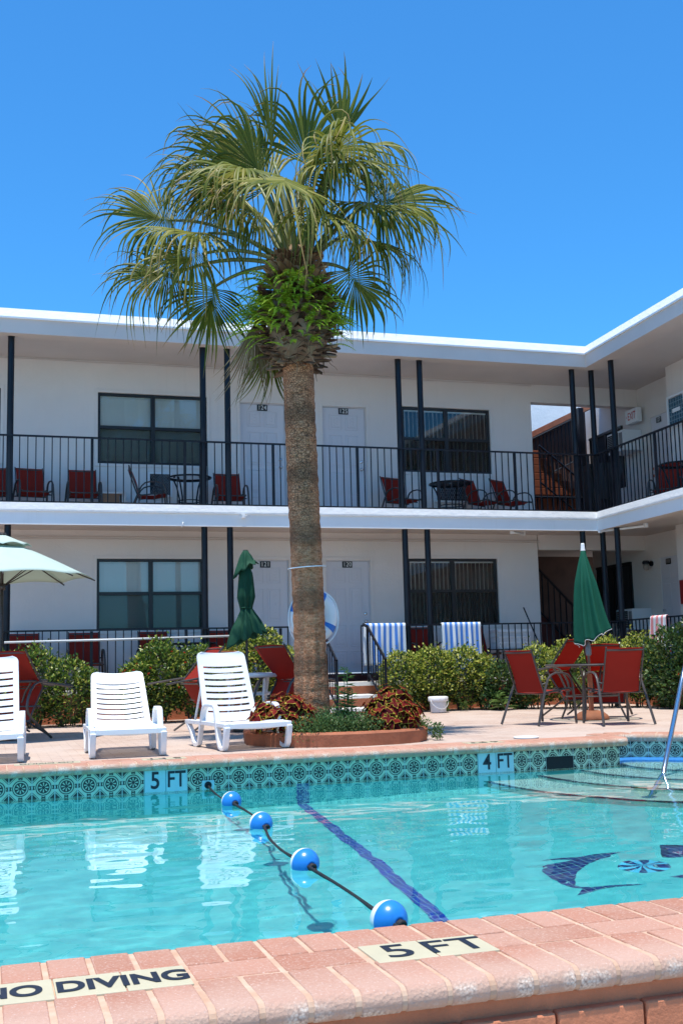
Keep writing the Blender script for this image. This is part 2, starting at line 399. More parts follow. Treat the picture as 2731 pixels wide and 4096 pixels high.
pool = thing('swimming_pool', 'turquoise swimming pool with patterned waterline tiles and salmon brick coping', 'swimming pool', (3, 7, 0))
POOLINV = Matrix.Translation((-3, -7, 0))
def pb(mb, name, mats, smooth=False, bevel=0, label=None):
    mb.xf(POOLINV); return mb.build(name, mats, pool, smooth, bevel=bevel, label=label)
def depth(x): return 1.55 if x < 1.4 else max(.9, 1.55-.125*(x-1.4))
WZ = -.285
b = MB()
b.grid(lambda u, v: (-5+13.6*u, 3.6+8*v, WZ-depth(-5+13.6*u)), 40, 8)
floor_o = pb(b, 'pool_floor', M['plaster'], True); floor_o.cycles.is_caustics_receiver = True
b = MB()
b.quad((-5, 10.535, WZ-1.7), (6.29, 10.535, WZ-1.7), (6.29, 10.535, -.09), (-5, 10.535, -.09))
b.quad((-5, 3.66, -.08), (8.2, 3.66, -.08), (8.2, 3.66, WZ-1.7), (-5, 3.66, WZ-1.7)); b.quad((-5, 3.66, -.09), (-5, 3.66, WZ-1.7), (-5, 10.535, WZ-1.7), (-5, 10.535, -.09))
for i in range(len(ALC)-1):
    (x0, y0), (x1, y1) = ALC[i], ALC[i+1]; b.quad((x0, y0+.004, WZ-1.7), (x1, y1+.004, WZ-1.7), (x1, y1+.004, -.07), (x0, y0+.004, -.07))
wall_o = pb(b, 'pool_wall', M['plaster']); wall_o.cycles.is_caustics_receiver = True
# waterline tiles
b = MB()
def tiles(b, x0, x1, n, y, z0, z1, skip=None):
    w = (x1-x0)/n
    for i in range(n):
        a, c = x0+i*w, x0+(i+1)*w
        if skip and skip(a, c):
            continue
        b.quad((a, y, z0), (c, y, z0), (c, y, z1), (a, y, z1), 0, [(0, 0), (1, 0), (1, 1), (0, 1)])
tiles(b, 1.377-31*.197, 1.377, 31, 10.53, -.287, -.088); tiles(b, 1.771, 4.682, 15, 10.53, -.287, -.088)
tiles(b, 5.076, 5.44, 2, 10.53, -.287, -.088); tiles(b, 5.75, 6.29, 3, 10.53, -.287, -.088)
w = .155
for i in range(2): b.quad((5.44+i*w, 10.53, -.163), (5.44+(i+1)*w, 10.53, -.163), (5.44+(i+1)*w, 10.53, -.088), (5.44+i*w, 10.53, -.088), 0, [(0, .62), (1, .62), (1, 1), (0, 1)])
tiles(b, 1.377-31*.197, 1.377, 31, 10.53, -.486, -.2875); tiles(b, 1.377, 6.29, 25, 10.53, -.486, -.2875)
for i in range(len(ALC)-1):
    (x0, y0), (x1, y1) = ALC[i], ALC[i+1]; L = math.hypot(x1-x0, y1-y0); n = max(1, round(L/.197))
    for k in range(n):
        p = [(x0+(x1-x0)*t/n, y0+(y1-y0)*t/n) for t in (k, k+1)]
        b.quad((*p[0], -.275), (*p[1], -.275), (*p[1], -.088), (*p[0], -.088), 0, [(0, 0), (1, 0), (1, 1), (0, 1)])
pb(b, 'waterline_tiles', M['tile'])
b = MB(); b.box(5.445, 5.745, 10.532, 10.9, -.50, -.16)
sk = MB()
sk.quad((5.44, 10.534, -.163), (5.44, 10.9, -.163), (5.44, 10.9, -.6), (5.44, 10.534, -.6)); sk.quad((5.75, 10.9, -.163), (5.75, 10.534, -.163), (5.75, 10.534, -.6), (5.75, 10.9, -.6))
sk.quad((5.44, 10.85, -.163), (5.75, 10.85, -.163), (5.75, 10.85, -.6), (5.44, 10.85, -.6)); sk.quad((5.44, 10.534, -.164), (5.75, 10.534, -.164), (5.75, 10.9, -.164), (5.44, 10.9, -.164))
sk.quad((5.44, 10.5285, -.287), (5.75, 10.5285, -.287), (5.75, 10.5285, -.164), (5.44, 10.5285, -.164))
pb(sk, 'skimmer_mouth', M['dark'])
# depth markers in the tile band
def band_marker(x0, num, col):
    b = MB(); w = .197
    for i in range(2): b.box(x0+i*w+.003, x0+(i+1)*w-.003, 10.522, 10.531, -.284, -.091)
    o = pb(b, 'depth_marker', M['marker_blue'], label='pale blue tiles reading %s FT in the far waterline band' % num)
    t = MB(); put_text(t, num, .215, front(x0+w*.5, 10.519, -.187), .014, .86); t.xf(POOLINV).build('lettering', M['letter_black'], o)
    t = MB(); put_text(t, 'FT', .205, front(x0+w*1.48, 10.519, -.183), .012, .80); t.xf(POOLINV).build('lettering', M['letter_black'], o)
band_marker(1.377, '5', 0); band_marker(4.682, '4', 0)

# coping bricks
def bull(b, xa, xb, y0, y1, zt, r, sgn, seg=6):
    """one brick from y1 (square end) to y0 (half-round nose); sgn points the nose"""
    prof = [(y1, zt)]
    for k in range(seg+1):
        t = math.pi*k/seg; prof.append((y0-sgn*r+sgn*r*math.sin(t), zt-r+r*math.cos(t)))
    prof.append((y1, zt-2*r)); n = len(prof)
    vs = [(xa, y, z) for y, z in prof]+[(xb, y, z) for y, z in prof]
    fs = [(i, (i+1) % n, n+(i+1) % n, n+i) for i in range(n)]+[tuple(range(n))[::-1], tuple(range(n, 2*n))]
    b.add(vs, fs)
def jit(s): return rnd.uniform(-s, s)
b = MB(); g = MB()
P, J = .1405, .011
x = -4.6
while x < 6.29:
    xe = min(x+P, 6.36)
    bull(b, x+J/2, xe-J/2, 10.452, 10.665, jit(.0015), .045, -1)
    x += P
x = -4.6; k = 0
while x < 6.2:
    b.box(x+.005, x+2*P-.005, 10.676, 10.866, -.06, jit(.0015)-.001); x += 2*P
g.box(-4.6, 6.35, 10.6, 10.87, -.088, -.0055); bull(g, -4.6, 6.355, 10.4555, 10.61, -.0035, .0415, -1)
for i in range(1, len(ALC)-1):                            # round the alcove
    (x0, y0), (x1, y1) = ALC[i], ALC[i+1]; L = math.hypot(x1-x0, y1-y0); n = max(1, round(L/P)); d = Vector((x1-x0, y1-y0, 0))/L; nn = Vector((-d.y, d.x, 0))
    mt = Matrix(((d.x, nn.x, 0, x0), (d.y, nn.y, 0, y0), (0, 0, 1, 0), (0, 0, 0, 1)))
    bb = MB()
    for k in range(n): bull(bb, L*k/n+.006, L*(k+1)/n-.006, -.05, .20, jit(.0015), .045, -1)
    bb.xf(mt); o = b.add(bb.v, bb.f)
    gg = MB(); bull(gg, 0, L, -.0465, .2, -.0035, .0415, -1); gg.xf(mt); g.add(gg.v, gg.f)
c_far = pb(b, 'coping', M['coping'], 'auto', bevel=.004); gx = g.xf(POOLINV).build('grout', M['grout'], c_far)
b = MB(); g = MB(); P = .1285
x = 1.071-60*P; k = 0
while x < 8.1:
    x0, x1 = x+.008+jit(.0025), x+P-.008+jit(.0025)
    b.box(x0, x1, 3.392, 3.60, -.05, jit(.001)); bull(b, x0, x1, 3.625, 3.5, -.0005, .03, 1) if False else None
    if k % 2 == 0:
        segs = [(x0, x1+P)]
        for m0, m1 in ((-.20, .558), (1.078, 1.471)):
            segs = [q for a_, c_ in segs for q in ((a_, min(c_, m0)), (max(a_, m1), c_)) if q[1]-q[0] > .004]
        for a_, c_ in segs: b.box(a_, c_, 3.190 if False else 3.228, 3.386, -.05, jit(.001)-.001)
    bull(b, x0, x1, 2.935, 3.214, jit(.0012), .036, -1, 8)
    x += P; k += 1
g.box(-6.6, 8.1, 3.1, 3.598, -.07, -.0045); bull(g, -6.6, 8.1, 2.9385, 3.12, -.003, .033, -1, 8)
c_near = pb(b, 'coping', M['coping'], 'auto', bevel=.005, label='near brick coping with NO DIVING and 5 FT tiles')
g.xf(POOLINV).build('grout', M['grout'], c_near)
nose = MB()                                              # rounded inner lip of the near coping
x = 1.071-60*P
while x < 8.1:
    bull(nose, x+.008, x+P-.008, 3.628, 3.59, -.001, .035, 1); x += P
nose.xf(POOLINV).build('inner_nosing', M['coping'], c_near, 'auto')
def flat_marker(bounds, y0, y1, words, flip, zt, label):
    b = MB()
    for a, c in zip(bounds[:-1], bounds[1:]): b.box(a+.002, c-.002, y0, y1, -.05, zt)
    o = pb(b, 'depth_marker', M['marker_cream'], bevel=.002, label=label)
    for (w, cx, size, bold, xs) in words:
        t = MB(); mt = Matrix.Translation((cx, (y0+y1)/2-.004, zt+.0018)) @ Matrix.Rotation(math.pi if flip else 0, 4, 'Z'); put_text(t, w, size, mt, bold, xs)
        t.xf(POOLINV).build('lettering', M['letter_black'], o)
flat_marker([-.19, 0, .185, .372, .553], 3.185, 3.383, [('NO', .070, .142, .034, .76), ('DIVING', .371, .142, .034, .765)], False, .002, 'cream tiles reading NO DIVING on the near coping')
flat_marker([1.083, 1.274, 1.466], 3.185, 3.385, [('5', 1.178, .200, .006, 1.05), ('FT', 1.360, .195, .006, 1.0)], False, .002, 'cream tiles reading 5 FT on the near coping')
flat_marker([.24, .43, .62, .83], 10.69, 10.865, [('NO DIVING', .53, .115, .02, .80)], True, .003, 'cream tiles reading NO DIVING on the far coping')
flat_marker([1.37, 1.575, 1.78], 10.56, 10.75, [('5 FT', 1.575, .19, .008, .95)], True, .004, 'cream tiles reading 5 FT on the far coping')
flat_marker([4.62, 4.82, 5.02], 10.58, 10.78, [('4 FT', 4.82, .19, .008, .95)], True, .004, 'cream tiles reading 4 FT on the far coping')
# outer wall of the raised pool on the camera's side
b = MB(); b.box(-6.6, 8.1, 2.985, 3.02, -.62, -.071)
x = -6.6
for row in range(3):
    zt = -.118-row*.175
    x = -6.6-(row % 2)*.14
    while x < 8:
        if x > -6.7: b.box(x+.004, x+.276, 2.948+jit(.002), 2.99, zt-.165, zt+jit(.002))
        x += .28
pb(b, 'outer_wall', M['terra_wall'], 'auto', bevel=.007)
# entry steps
prev = None
for (r, ry_, d) in ((2.42, 2.72, .74), (1.86, 2.12, .52), (1.37, 1.58, .30), (.86, .96, .08)):
    b = MB(); b.lathe([(r, WZ-1.5), (r, WZ-d-.03), (r-.01, WZ-d), (.001, WZ-d)], 96, c=(0, 0, 0), cap=False); b.v = [Vector((7.2+p.x, 10.4+p.y*ry_/r, p.z)) for p in b.v]
    o = pb(b, 'step', M['plaster_pale'], 'auto'); o.cycles.is_caustics_receiver = True
    t = MB(); n = 96
    vs = []; 
    for k in range(n):
        a = 2*math.pi*k/n
        for rr, zz in ((r+.004, -.045), (r+.004, .003), (r-.05, .003)): vs.append((7.2+rr*math.cos(a), 10.4+rr*math.sin(a)*ry_/r, WZ-d+zz))
    t.add(vs, [(3*k+j, 3*((k+1) % n)+j, 3*((k+1) % n)+j+1, 3*k+j+1) for k in range(n) for j in range(2)])
    t.xf(POOLINV).build('step_trim', M['mosaic_trim'], o).cycles.is_caustics_receiver = True
b = MB()
for i in range(1, len(ALC)-1):
    (x0, y0), (x1, y1) = ALC[i], ALC[i+1]; d = Vector((x1-x0, y1-y0, 0)).normalized(); nn = Vector((d.y, -d.x, 0))*.17
    b.quad((x0, y0, -.258), (x0+nn.x, y0+nn.y, -.270), (x1+nn.x, y1+nn.y, -.270), (x1, y1, -.258)); b.quad((x0+nn.x, y0+nn.y, -.270), (x0+nn.x, y0+nn.y, -.33), (x1+nn.x, y1+nn.y, -.33), (x1+nn.x, y1+nn.y, -.270))
pb(b, 'blue_ledge', M['blue_ledge'])
# mosaics on the floor
fz = lambda x, e=.004: WZ-depth(x)+e
def floor_poly(pts, name, mats, e=.004):
    b = MB(); b.add([(x, y, fz(x, e)) for x, y in pts], [tuple(range(len(pts)))]); o = pb(b, name, mats); o.cycles.is_caustics_receiver = True; return o
b = MB()
pts = [(2.87-.083*(10.53-y)*(1 if y < 10.53 else 1), y) for y in [10.52-.35*k for k in range(20)]]
for (xa, ya), (xb, yb) in zip(pts[:-1], pts[1:]): b.quad((xa-.062, ya, fz(xa)), (xb-.062, yb, fz(xb)), (xb+.062, yb, fz(xb)), (xa+.062, ya, fz(xa)))
b.quad((2.808, 10.528, -.292), (2.808, 10.528, fz(2.8)), (2.932, 10.528, fz(2.8)), (2.932, 10.528, -.292))
pb(b, 'floor_stripe', M['mosaic_stripe']).cycles.is_caustics_receiver = True
DOL = [(3.631, 7.185), (3.77, 7.187), (3.878, 7.14), (3.998, 7.157), (4.113, 7.142), (4.218, 7.109), (4.11, 7.06), (4.078, 6.999), (3.986, 6.968), (3.856, 6.908), (3.738, 6.825), (3.649, 6.729), (3.558, 6.594), (3.504, 6.49), (3.519, 6.418), (3.565, 6.363), (3.66, 6.339), (3.779, 6.316), (3.882, 6.251), (3.787, 6.258), (3.685, 6.27), (3.583, 6.283), (3.494, 6.279), (3.431, 6.244), (3.387, 6.23), (3.447, 6.309), (3.503, 6.35), (3.46, 6.429), (3.449, 6.57), (3.446, 6.711), (3.469, 6.843), (3.506, 6.921), (3.606, 7.014), (3.747, 7.055), (3.818, 7.076), (3.738, 7.128)]
floor_poly(DOL, 'dolphin_mosaic', M['mosaic_navy'])
floor_poly([(4.574, 7.177), (4.601, 7.042), (4.66, 7.02), (4.82, 6.93), (4.93, 6.75), (4.9, 6.55), (4.75, 6.42), (4.5, 6.36), (4.3, 6.345), (4.138, 6.352), (4.086, 6.352), (4.102, 6.294), (4.134, 6.254), (4.3, 6.24), (4.5, 6.24), (4.7, 6.25), (4.76, 6.12), (4.86, 6.27), (5.05, 6.45), (5.1, 6.72), (4.98, 6.96), (4.8, 7.03), (4.66, 6.93), (4.49, 6.775), (4.405, 6.773), (4.354, 6.807), (4.452, 6.859), (4.525, 7.017)], 'dolphin_mosaic', M['mosaic_navy'])
b = MB(); cx, cy, rr = 4.114, 6.667, .16
for k in range(16):
    a0, a1 = 2*math.pi*k/16, 2*math.pi*(k+1)/16
    b.add([(cx, cy, fz(cx))]+[(cx+rr*math.cos(a), cy+rr*math.sin(a), fz(cx+rr*math.cos(a))) for a in (a0, (a0+a1)/2, a1)], [(0, 1, 2, 3)], k % 2)
pb(b, 'ball_mosaic', [M['mosaic_navy'], M['mosaic_sky']]).cycles.is_caustics_receiver = True
# rope anchor cup in the far wall
b = MB(); b.box(1.905, 2.02, 10.517, 10.531, -.292, -.205, 0); bb = MB(); bb.lathe([(.034, 0), (.034, .004), (.012, .006)], 20); bb.xf(Matrix.Translation((1.962, 10.516, -.248)) @ Matrix.Rotation(R(90), 4, 'X')); b.add(bb.v, bb.f, 1)
pb(b, 'rope_anchor', [M['marker_blue'], M['dark']])

# water
def water():
    b = MB(); nx, ny = 340, 220; x0, x1, y0, y1 = -4.9, 8.2, 3.62, 11.0
    def h(u, v):
        x, y = x0+(x1-x0)*u, y0+(y1-y0)*v; p = Vector((x, y, 0))
        z = .0040*noise.noise(Vector((x*1.7, y*2.6, 1)))+.0024*noise.noise(Vector((x*4.2+5, y*6.0, 2)))+.0010*noise.noise(Vector((x*10, y*13, 3)))
        return (x, y, WZ+z*.72)
    b.grid(h, nx, ny); m = Mat('pool_water', (1, 1, 1), 0.0, IOR=1.333, Transmission_Weight=1.0)
    o = b.build('water', m, None, True); o.cycles.is_caustics_caster = True; return tag(o, kind='structure')
water()

# ------------------------------------------------------------------ motel building
FY = 19.62                                               # facade plane
bld = thing('motel_building', 'white two-storey motel with open galleries, black railings and numbered doors', 'motel', (5, FY, 0))
BI = Matrix.Translation((-5, -FY, 0))
def bb_(mb, name, mats, smooth=False, bevel=0, parent=None, label=None):
    return mb.xf(BI).build(name, mats, parent or bld, smooth, bevel=bevel, label=label)
WCX, WCY, WA = 10.68, 18.2, R(-2.8)                      # corner of the right wing, slightly skewed
def wing(mb, name, mats, smooth=False, bevel=0, parent=None, label=None):
    mb.xf(Matrix.Translation((WCX, WCY, 0)) @ Matrix.Rotation(WA, 4, 'Z')); return bb_(mb, name, mats, smooth, bevel, parent, label)
W = Matrix.Translation((WCX, WCY, 0)) @ Matrix.Rotation(WA, 4, 'Z')
UF, GF = 3.33, .50                                       # gallery floors
WINS = [(1.775, 3.70, 4.375, 5.64, 'U'), (7.45, 9.27, 4.375, 5.64, 'V'), (1.765, 3.62, 1.465, 2.705, 'L'), (7.47, 9.30, 1.465, 2.725, 'M'), (-1.6, .145, 4.375, 5.64, 'U')]
DOORS = [(4.31, 5.16, 3.42, 5.575, '124', 'R'), (5.87, 6.72, 3.42, 5.575, '125', 'R'), (4.32, 5.17, .625, 2.69, '121', 'L'), (5.87, 6.72, .625, 2.69, '120', 'R')]
holes = [(a, c, d, e) for a, c, d, e, k in WINS]+[(a, c, d, e) for a, c, d, e, n, s in DOORS]
b = MB()
wall_cells(b, lambda u, w, d: (u, FY+d, w), -8.2, 10.17, GF-.2, 6.25, holes, .13)
b.quad((10.17, FY, GF-.2), (10.17, FY+3, GF-.2), (10.17, FY+3, 6.25), (10.17, FY, 6.25))
b.box(10.17, 12.62, FY+.003, FY+.22, 5.845, 6.25); b.box(10.19, 12.62, FY+.003, FY+.22, 2.905, 3.2)
bb_(b, 'facade_wall', M['stucco'])
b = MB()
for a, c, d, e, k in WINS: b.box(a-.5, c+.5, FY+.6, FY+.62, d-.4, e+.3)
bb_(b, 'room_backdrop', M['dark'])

# windows
for a, c, d, e, k in WINS:
    y0 = FY+.03; mid = (a+c)/2; zm = d+(e-d)*.515
    b = MB(); t = .045
    for q in ((a, a+t, d, e), (c-t, c, d, e), (a+t, c-t, e-t, e), (a+t, c-t, d, d+t), (mid-.038, mid+.038, d+t, e-t)): b.box(q[0], q[1], y0, y0+.06, q[2], q[3])
    for s0, s1 in ((a+t, mid-.038), (mid+.038, c-t)): b.box(s0, s1, y0-.008, y0+.05, zm-.028, zm+.028)
    fr = bb_(b, 'window', M['frame'], bevel=.003)
    b = MB()                                             # raised stucco band round the opening
    for q in ((a-.055, a-.002, d-.055, e+.055), (c+.002, c+.055, d-.055, e+.055), (a-.002, c+.002, e+.002, e+.055), (a-.002, c+.002, d-.055, d-.002)): b.box(q[0], q[1], FY-.016, FY-.001, q[2], q[3])
    bb_(b, 'window_trim', M['stucco'], bevel=.004, parent=fr)
    g = MB()
    for s0, s1 in ((a+t, mid-.038), (mid+.038, c-t)): g.quad((s0, y0+.03, zm+.028), (s1, y0+.03, zm+.028), (s1, y0+.034, e-t), (s0, y0+.034, e-t)); g.quad((s0, y0+.020, d+t), (s1, y0+.020, d+t), (s1, y0+.022, zm-.028), (s0, y0+.022, zm-.028))
    bb_(g, 'pane', M['glass'], parent=fr).location = (0, 0, 0)
    g = MB()
    for s0, s1 in ((a+t, mid-.038), (mid+.038, c-t)): g.quad((s0, y0+.008, d+t), (s1, y0+.008, d+t), (s1, y0+.008, zm-.028), (s0, y0+.008, zm-.028))
    bb_(g, 'insect_screen', M['screen'], parent=fr)
    s_ = MB(); x = a+t; gapd = k in 'VM'
    while x < c-t:
        an = R(60 if gapd else 8)+jit(.05); w = .086; cx = x+.043; dx, dy = math.cos(an)*w/2, math.sin(an)*w/2
        s_.quad((cx-dx, y0+.075-dy, d+.03), (cx+dx, y0+.075+dy, d+.03), (cx+dx, y0+.075+dy, e-.075), (cx-dx, y0+.075-dy, e-.075)); x += .083
    s_.box(a+t, c-t, y0+.062, y0+.10, e-.072, e-.048)
    bb_(s_, 'vertical_blind', M['blind'], parent=fr)

# doors
def make_door(a, c, d, e, num, side, put=None):
    b = MB(); y = FY+.06; W_, H_ = c-a, e-d
    b.box(a+.012, c-.012, y, y+.045, d+.02, e-.015)
    put_ = put or (lambda mb, n, m, sm=False, bv=0, par=None: bb_(mb, n, m, sm, bv, par))
    fr = MB()
    for q in ((a, a+.010, d, e), (c-.010, c, d, e), (a+.010, c-.010, e-.013, e)): fr.box(q[0], q[1], y-.03, y+.05, q[2], q[3])
    dr = put_(b, 'door', M['door'], False, .003)
    put_(fr, 'door_frame', M['door'], False, 0, dr)
    tr_ = MB()
    for q in ((a-.06, a-.002, d, e+.06), (c+.002, c+.06, d, e+.06), (a-.002, c+.002, e+.002, e+.06)): tr_.box(q[0], q[1], FY-.014, FY-.001, q[2], q[3])
    put_(tr_, 'door_trim', M['stucco'], False, .004, dr)
    st_ = MB()
    if d < 2: st_.box(a-.05, c+.05, FY-.32, FY+.1, GF-.1, .622)
    else: st_.box(a-.05, c+.05, FY-.03, FY+.1, UF-.1, .087+UF)
    put_(st_, 'door_step', M['terra_dark'], False, .006, dr)
    pn = MB(); cw = (W_-.024); x1, x2 = a+.012+cw*.16, a+.012+cw*.46; x3, x4 = a+.012+cw*.54, a+.012+cw*.84
    for (p0, p1) in ((.80, .935), (.47, .755), (.235, .43), (.06, .20)):
        for (xa, xb) in ((x1, x2), (x3, x4)):
            za, zb = d+H_*p0, d+H_*p1
            for q in ((xa, xa+.014, za, zb), (xb-.014, xb, za, zb), (xa+.014, xb-.014, zb-.014, zb), (xa+.014, xb-.014, za, za+.014)): pn.box(q[0], q[1], y-.009, y-.0005, q[2], q[3])
            pn.box(xa+.045, xb-.045, y-.012, y-.0005, za+.045, zb-.045)
            # carved scrolls
            for i in range(3):
                zc = za+.06+(zb-za-.12)*(i+.5)/3; pts = [(((xa+xb)/2+.034*math.cos(t*.7), y-.013, zc+.030*math.sin(t*.7))) for t in range(10)]; pn.tube(pts, .004, 4)
    put_(pn, 'door_panels', M['door'], False, .003, dr)
    kx = c-.095 if side == 'R' else a+.095
    hb = MB(); kz = d+H_*.455
    for zz, r in ((kz, .030), (kz+.14, .028)):
        L = MB(); L.lathe([(r*1.1, 0), (r*1.1, .008), (.011, .012), (.011, .03), (r*.8, .036), (r*.95, .052), (r*.6, .066), (.001, .068)] if zz == kz else [(r*1.1, 0), (r*1.05, .014), (r*.6, .02), (.001, .022)], 16)
        L.xf(Matrix.Translation((kx, y, zz)) @ Matrix.Rotation(R(90), 4, 'X')); hb.add(L.v, L.f)
    put_(hb, 'door_handle', M['chrome'], True, 0, dr)
    if num:
        pb_ = MB(); px = a+W_*.50; pz = e-.075
        pb_.box(px-.095, px+.095, y-.012, y-.004, pz-.058, pz+.058)
        pl = put_(pb_, 'number_plate', M['plate'], False, 0, dr)
        t = MB()
        for i, ch in enumerate(num): put_text(t, ch, .118, front(px-.056+.056*i, y-.0145, pz), .006, .85)
        put_(t, 'number', M['letter_white'], False, 0, pl)
for D in DOORS: make_door(*D)

# roof, upper slab, ground slab (main block and wing)
def edge_profile(b, prof, pts, mi=None):
    """sweep a y-z profile (y measured outwards) along the polyline of the gallery edge"""
    segs = [];
    for i in range(len(pts)-1):
        d = Vector((pts[i+1][0]-pts[i][0], pts[i+1][1]-pts[i][1], 0)).normalized(); segs.append(Vector((d.y, -d.x, 0)))
    rings = []
    for i, p in enumerate(pts):
        if i == 0: n = segs[0]
        elif i == len(pts)-1: n = segs[-1]
        else:
            n = (segs[i-1]+segs[i]); n = n/(n.dot(segs[i]))
        rings.append([(p[0]+n.x*o, p[1]+n.y*o, z) for o, z in prof])
    K = len(prof)
    for i in range(len(pts)-1):
        sub = 1
        vs = rings[i]+rings[i+1]
        for k in range(K-1): b.add([rings[i][k], rings[i+1][k], rings[i+1][k+1], rings[i][k+1]], [(0, 1, 2, 3)], mi[k] if mi else 0)
wd = Vector((math.sin(WA), -math.cos(WA), 0))
def edge(x0=-8.2, off=0., far=16):
    return [(x0, WCY, 0), (WCX, WCY, 0), (WCX+wd.x*far, WCY+wd.y*far, 0)]
E_ = edge()
b = MB()
edge_profile(b, [(-.30, 6.205), (-.30, 6.185), (.13, 6.165), (.135, 6.40), (.165, 6.397), (.168, 6.425), (.115, 6.572), (.06, 6.577), (.05, 6.577), (-2.2, 6.50)], E_, [0, 0, 0, 1, 1, 2, 2, 2, 2])
b.box(-8.2, 9.36, 18.21, 18.4, 6.50, 6.605, 2)
soff = [(-8.2, 18.5, 6.206), (WCX+.3, 18.5, 6.206), (WCX+.3+wd.x*16, 18.2+wd.y*16, 6.206), (15, 2, 6.206), (15, 19.9, 6.206), (-8.2, 19.9, 6.206)]
b.add(soff, [tuple(range(6))], 0)
b.add([(x, y, z+.24) for x, y, z in soff], [tuple(range(6))[::-1]], 2); b.quad((-8.2, 19.7, 6.45), (10.2, 19.7, 6.45), (10.2, 26, 6.45), (-8.2, 26, 6.45), 2)
bb_(b, 'roof', [M['soffit'], M['fascia'], M['flash']])
b = MB()
edge_profile(b, [(-.26, 3.2), (-.26, 3.12), (-.02, 3.112), (.0, 3.112), (.0, 3.318), (.028, 3.322), (.03, 3.35), (.012, 3.462), (-.02, 3.465), (-.05, UF), (-.2, UF)], E_, [0, 0, 0, 1, 2, 2, 2, 2, 2, 0])
fl = [(-8.2, 18.35, 0), (WCX+.15, 18.35, 0), (WCX+.15+wd.x*16, 18.35+wd.y*16, 0), (15, 2, 0), (15, 19.9, 0), (-8.2, 19.9, 0)]
b.add([(x, y, UF) for x, y, z in fl], [tuple(range(6))], 0); b.add([(x, y, 3.195) for x, y, z in fl], [tuple(range(6))[::-1]], 0)
b.quad((10.17, 19.9, UF), (15, 19.9, UF), (15, 24, UF), (10.17, 24, UF)); b.quad((10.17, 24, 3.195), (15, 24, 3.195), (15, 19.9, 3.195), (10.17, 19.9, 3.195))
bb_(b, 'gallery_slab', [M['soffit'], M['fascia'], M['flash']])
b = MB()
edge_profile(b, [(.02, -.1), (.02, GF-.07), (.05, GF-.065), (.05, GF-.004), (-.3, GF)], E_, [0, 1, 1, 1])
b.add([(x, y-.1, GF-.002) for x, y, z in fl], [tuple(range(6))], 0); b.quad((10.17, 19.8, GF-.002), (15, 19.8, GF-.002), (15, 24, GF-.002), (10.17, 24, GF-.002))
bb_(b, 'gallery_base', [M['terra'], M['nosing']])
# conduit runs under both soffits
b = MB()
for z, y in ((3.045, FY-.03), (6.17, FY-.012)):
    for off in (0, .035):
        pts = [(-8+.7*i, y, z+off+.012*noise.noise(Vector((i*.7, off*50, z)))) for i in range(27)]; b.tube(pts, .006, 5)
bb_(b, 'conduit', M['soffit'], True)

# posts
pm = []
def post(x, y, z0, z1):
    b = MB(); b.lathe([(.052, z0), (.052, z1-.03), (.058, z1-.03), (.058, z1)], 16, c=(x, y, 0)); bb_(b, 'post', M['black'], 'auto')
for x in (-3.25, .285, 3.39, 3.81, 6.905, 7.315, 10.38, 10.79): post(x, 18.32, UF, 6.205)
for x in (-3.25, .27, 3.395, 3.825, 6.935, 7.355, 10.43, 10.85): post(x, 18.32, GF, 3.195)
q = W @ Vector((.12, -.62, 0)); post(q.x, q.y, UF, 6.205); q = W @ Vector((.12, -.50, 0)); post(q.x, q.y, GF, 3.195)

# railings
def railing(path, z0, zt, zb, step, posts=(), bar=.008, name='railing'):
    b = MB()
    for (xa, ya), (xb, yb) in zip(path[:-1], path[1:]):
        L = math.hypot(xb-xa, yb-ya); d = Vector(((xb-xa)/L, (yb-ya)/L, 0)); n = Vector((-d.y, d.x, 0))
        mt = Matrix(((d.x, n.x, 0, xa), (d.y, n.y, 0, ya), (0, 0, 1, 0), (0, 0, 0, 1)))
        b.box(0, L, -.022, .022, zt-.026, zt, mt=mt); b.box(0, L, -.014, .014, zb, zb+.022, mt=mt)
        k = int(L/step)
        for i in range(k+1):
            x = i*step
            if i % 12 == 5: b.box(x-.022, x+.022, -.018, .018, z0, zt-.03, mt=mt)
            else: b.box(x-bar, x+bar, -bar, bar, zb+.022, zt-.026, mt=mt)
    return bb_(b, name, M['black'])
off = W @ Vector((.075, 0, 0)); wend = W @ Vector((.075, -15, 0)); corner = (off.x, 18.275)
railing([(-8.1, 18.275), corner, (wend.x, wend.y)], UF, 4.56, 3.475, .1255)
railing([(-8.1, 18.26), (4.02, 18.26)], GF, 1.452, .60, .1255); 
railing([(4.02, 18.26), (5.02, 18.26)], GF, 1.452, .60, .1255)
railing([(6.06, 18.26), (corner[0], 18.26), (wend.x, wend.y)], GF, 1.452, .60, .1255)

# entrance steps and their handrails
b = MB()
for (y0, y1, zt) in ((17.70, 18.2, .295), (17.26, 17.8, .10)):
    b.box(5.22, 6.12, y0+.03, y1, -.02, zt-.055, 0); b.box(5.20, 6.14, y0, y1, zt-.055, zt, 1)
bb_(b, 'entrance_steps', [M['terra'], M['nosing']], bevel=.008)
def step_rail(x, name):
    b = MB(); t = [(x, 18.18, 1.46), (x, 17.98, 1.42), (x, 17.12, .86)]
    for p0, p1 in zip(t[:-1], t[1:]): b.tube([p0, p1], .026, 6)
    b.tube([(x, 17.98, .62), (x, 17.12, .14)], .016, 6)
    for i in range(8):
        y = 17.12+.86*i/7; zt = .86+.56*i/7; zb = .10+.5*i/7; r = .024 if i in (0, 7) else .009
        b.tube([(x, y, zb-(.1 if i in (0, 7) else 0)), (x, y, zt)], r, 6)
    bb_(b, name, M['black'])
step_rail(5.26, 'step_handrail'); step_rail(6.08, 'step_handrail')

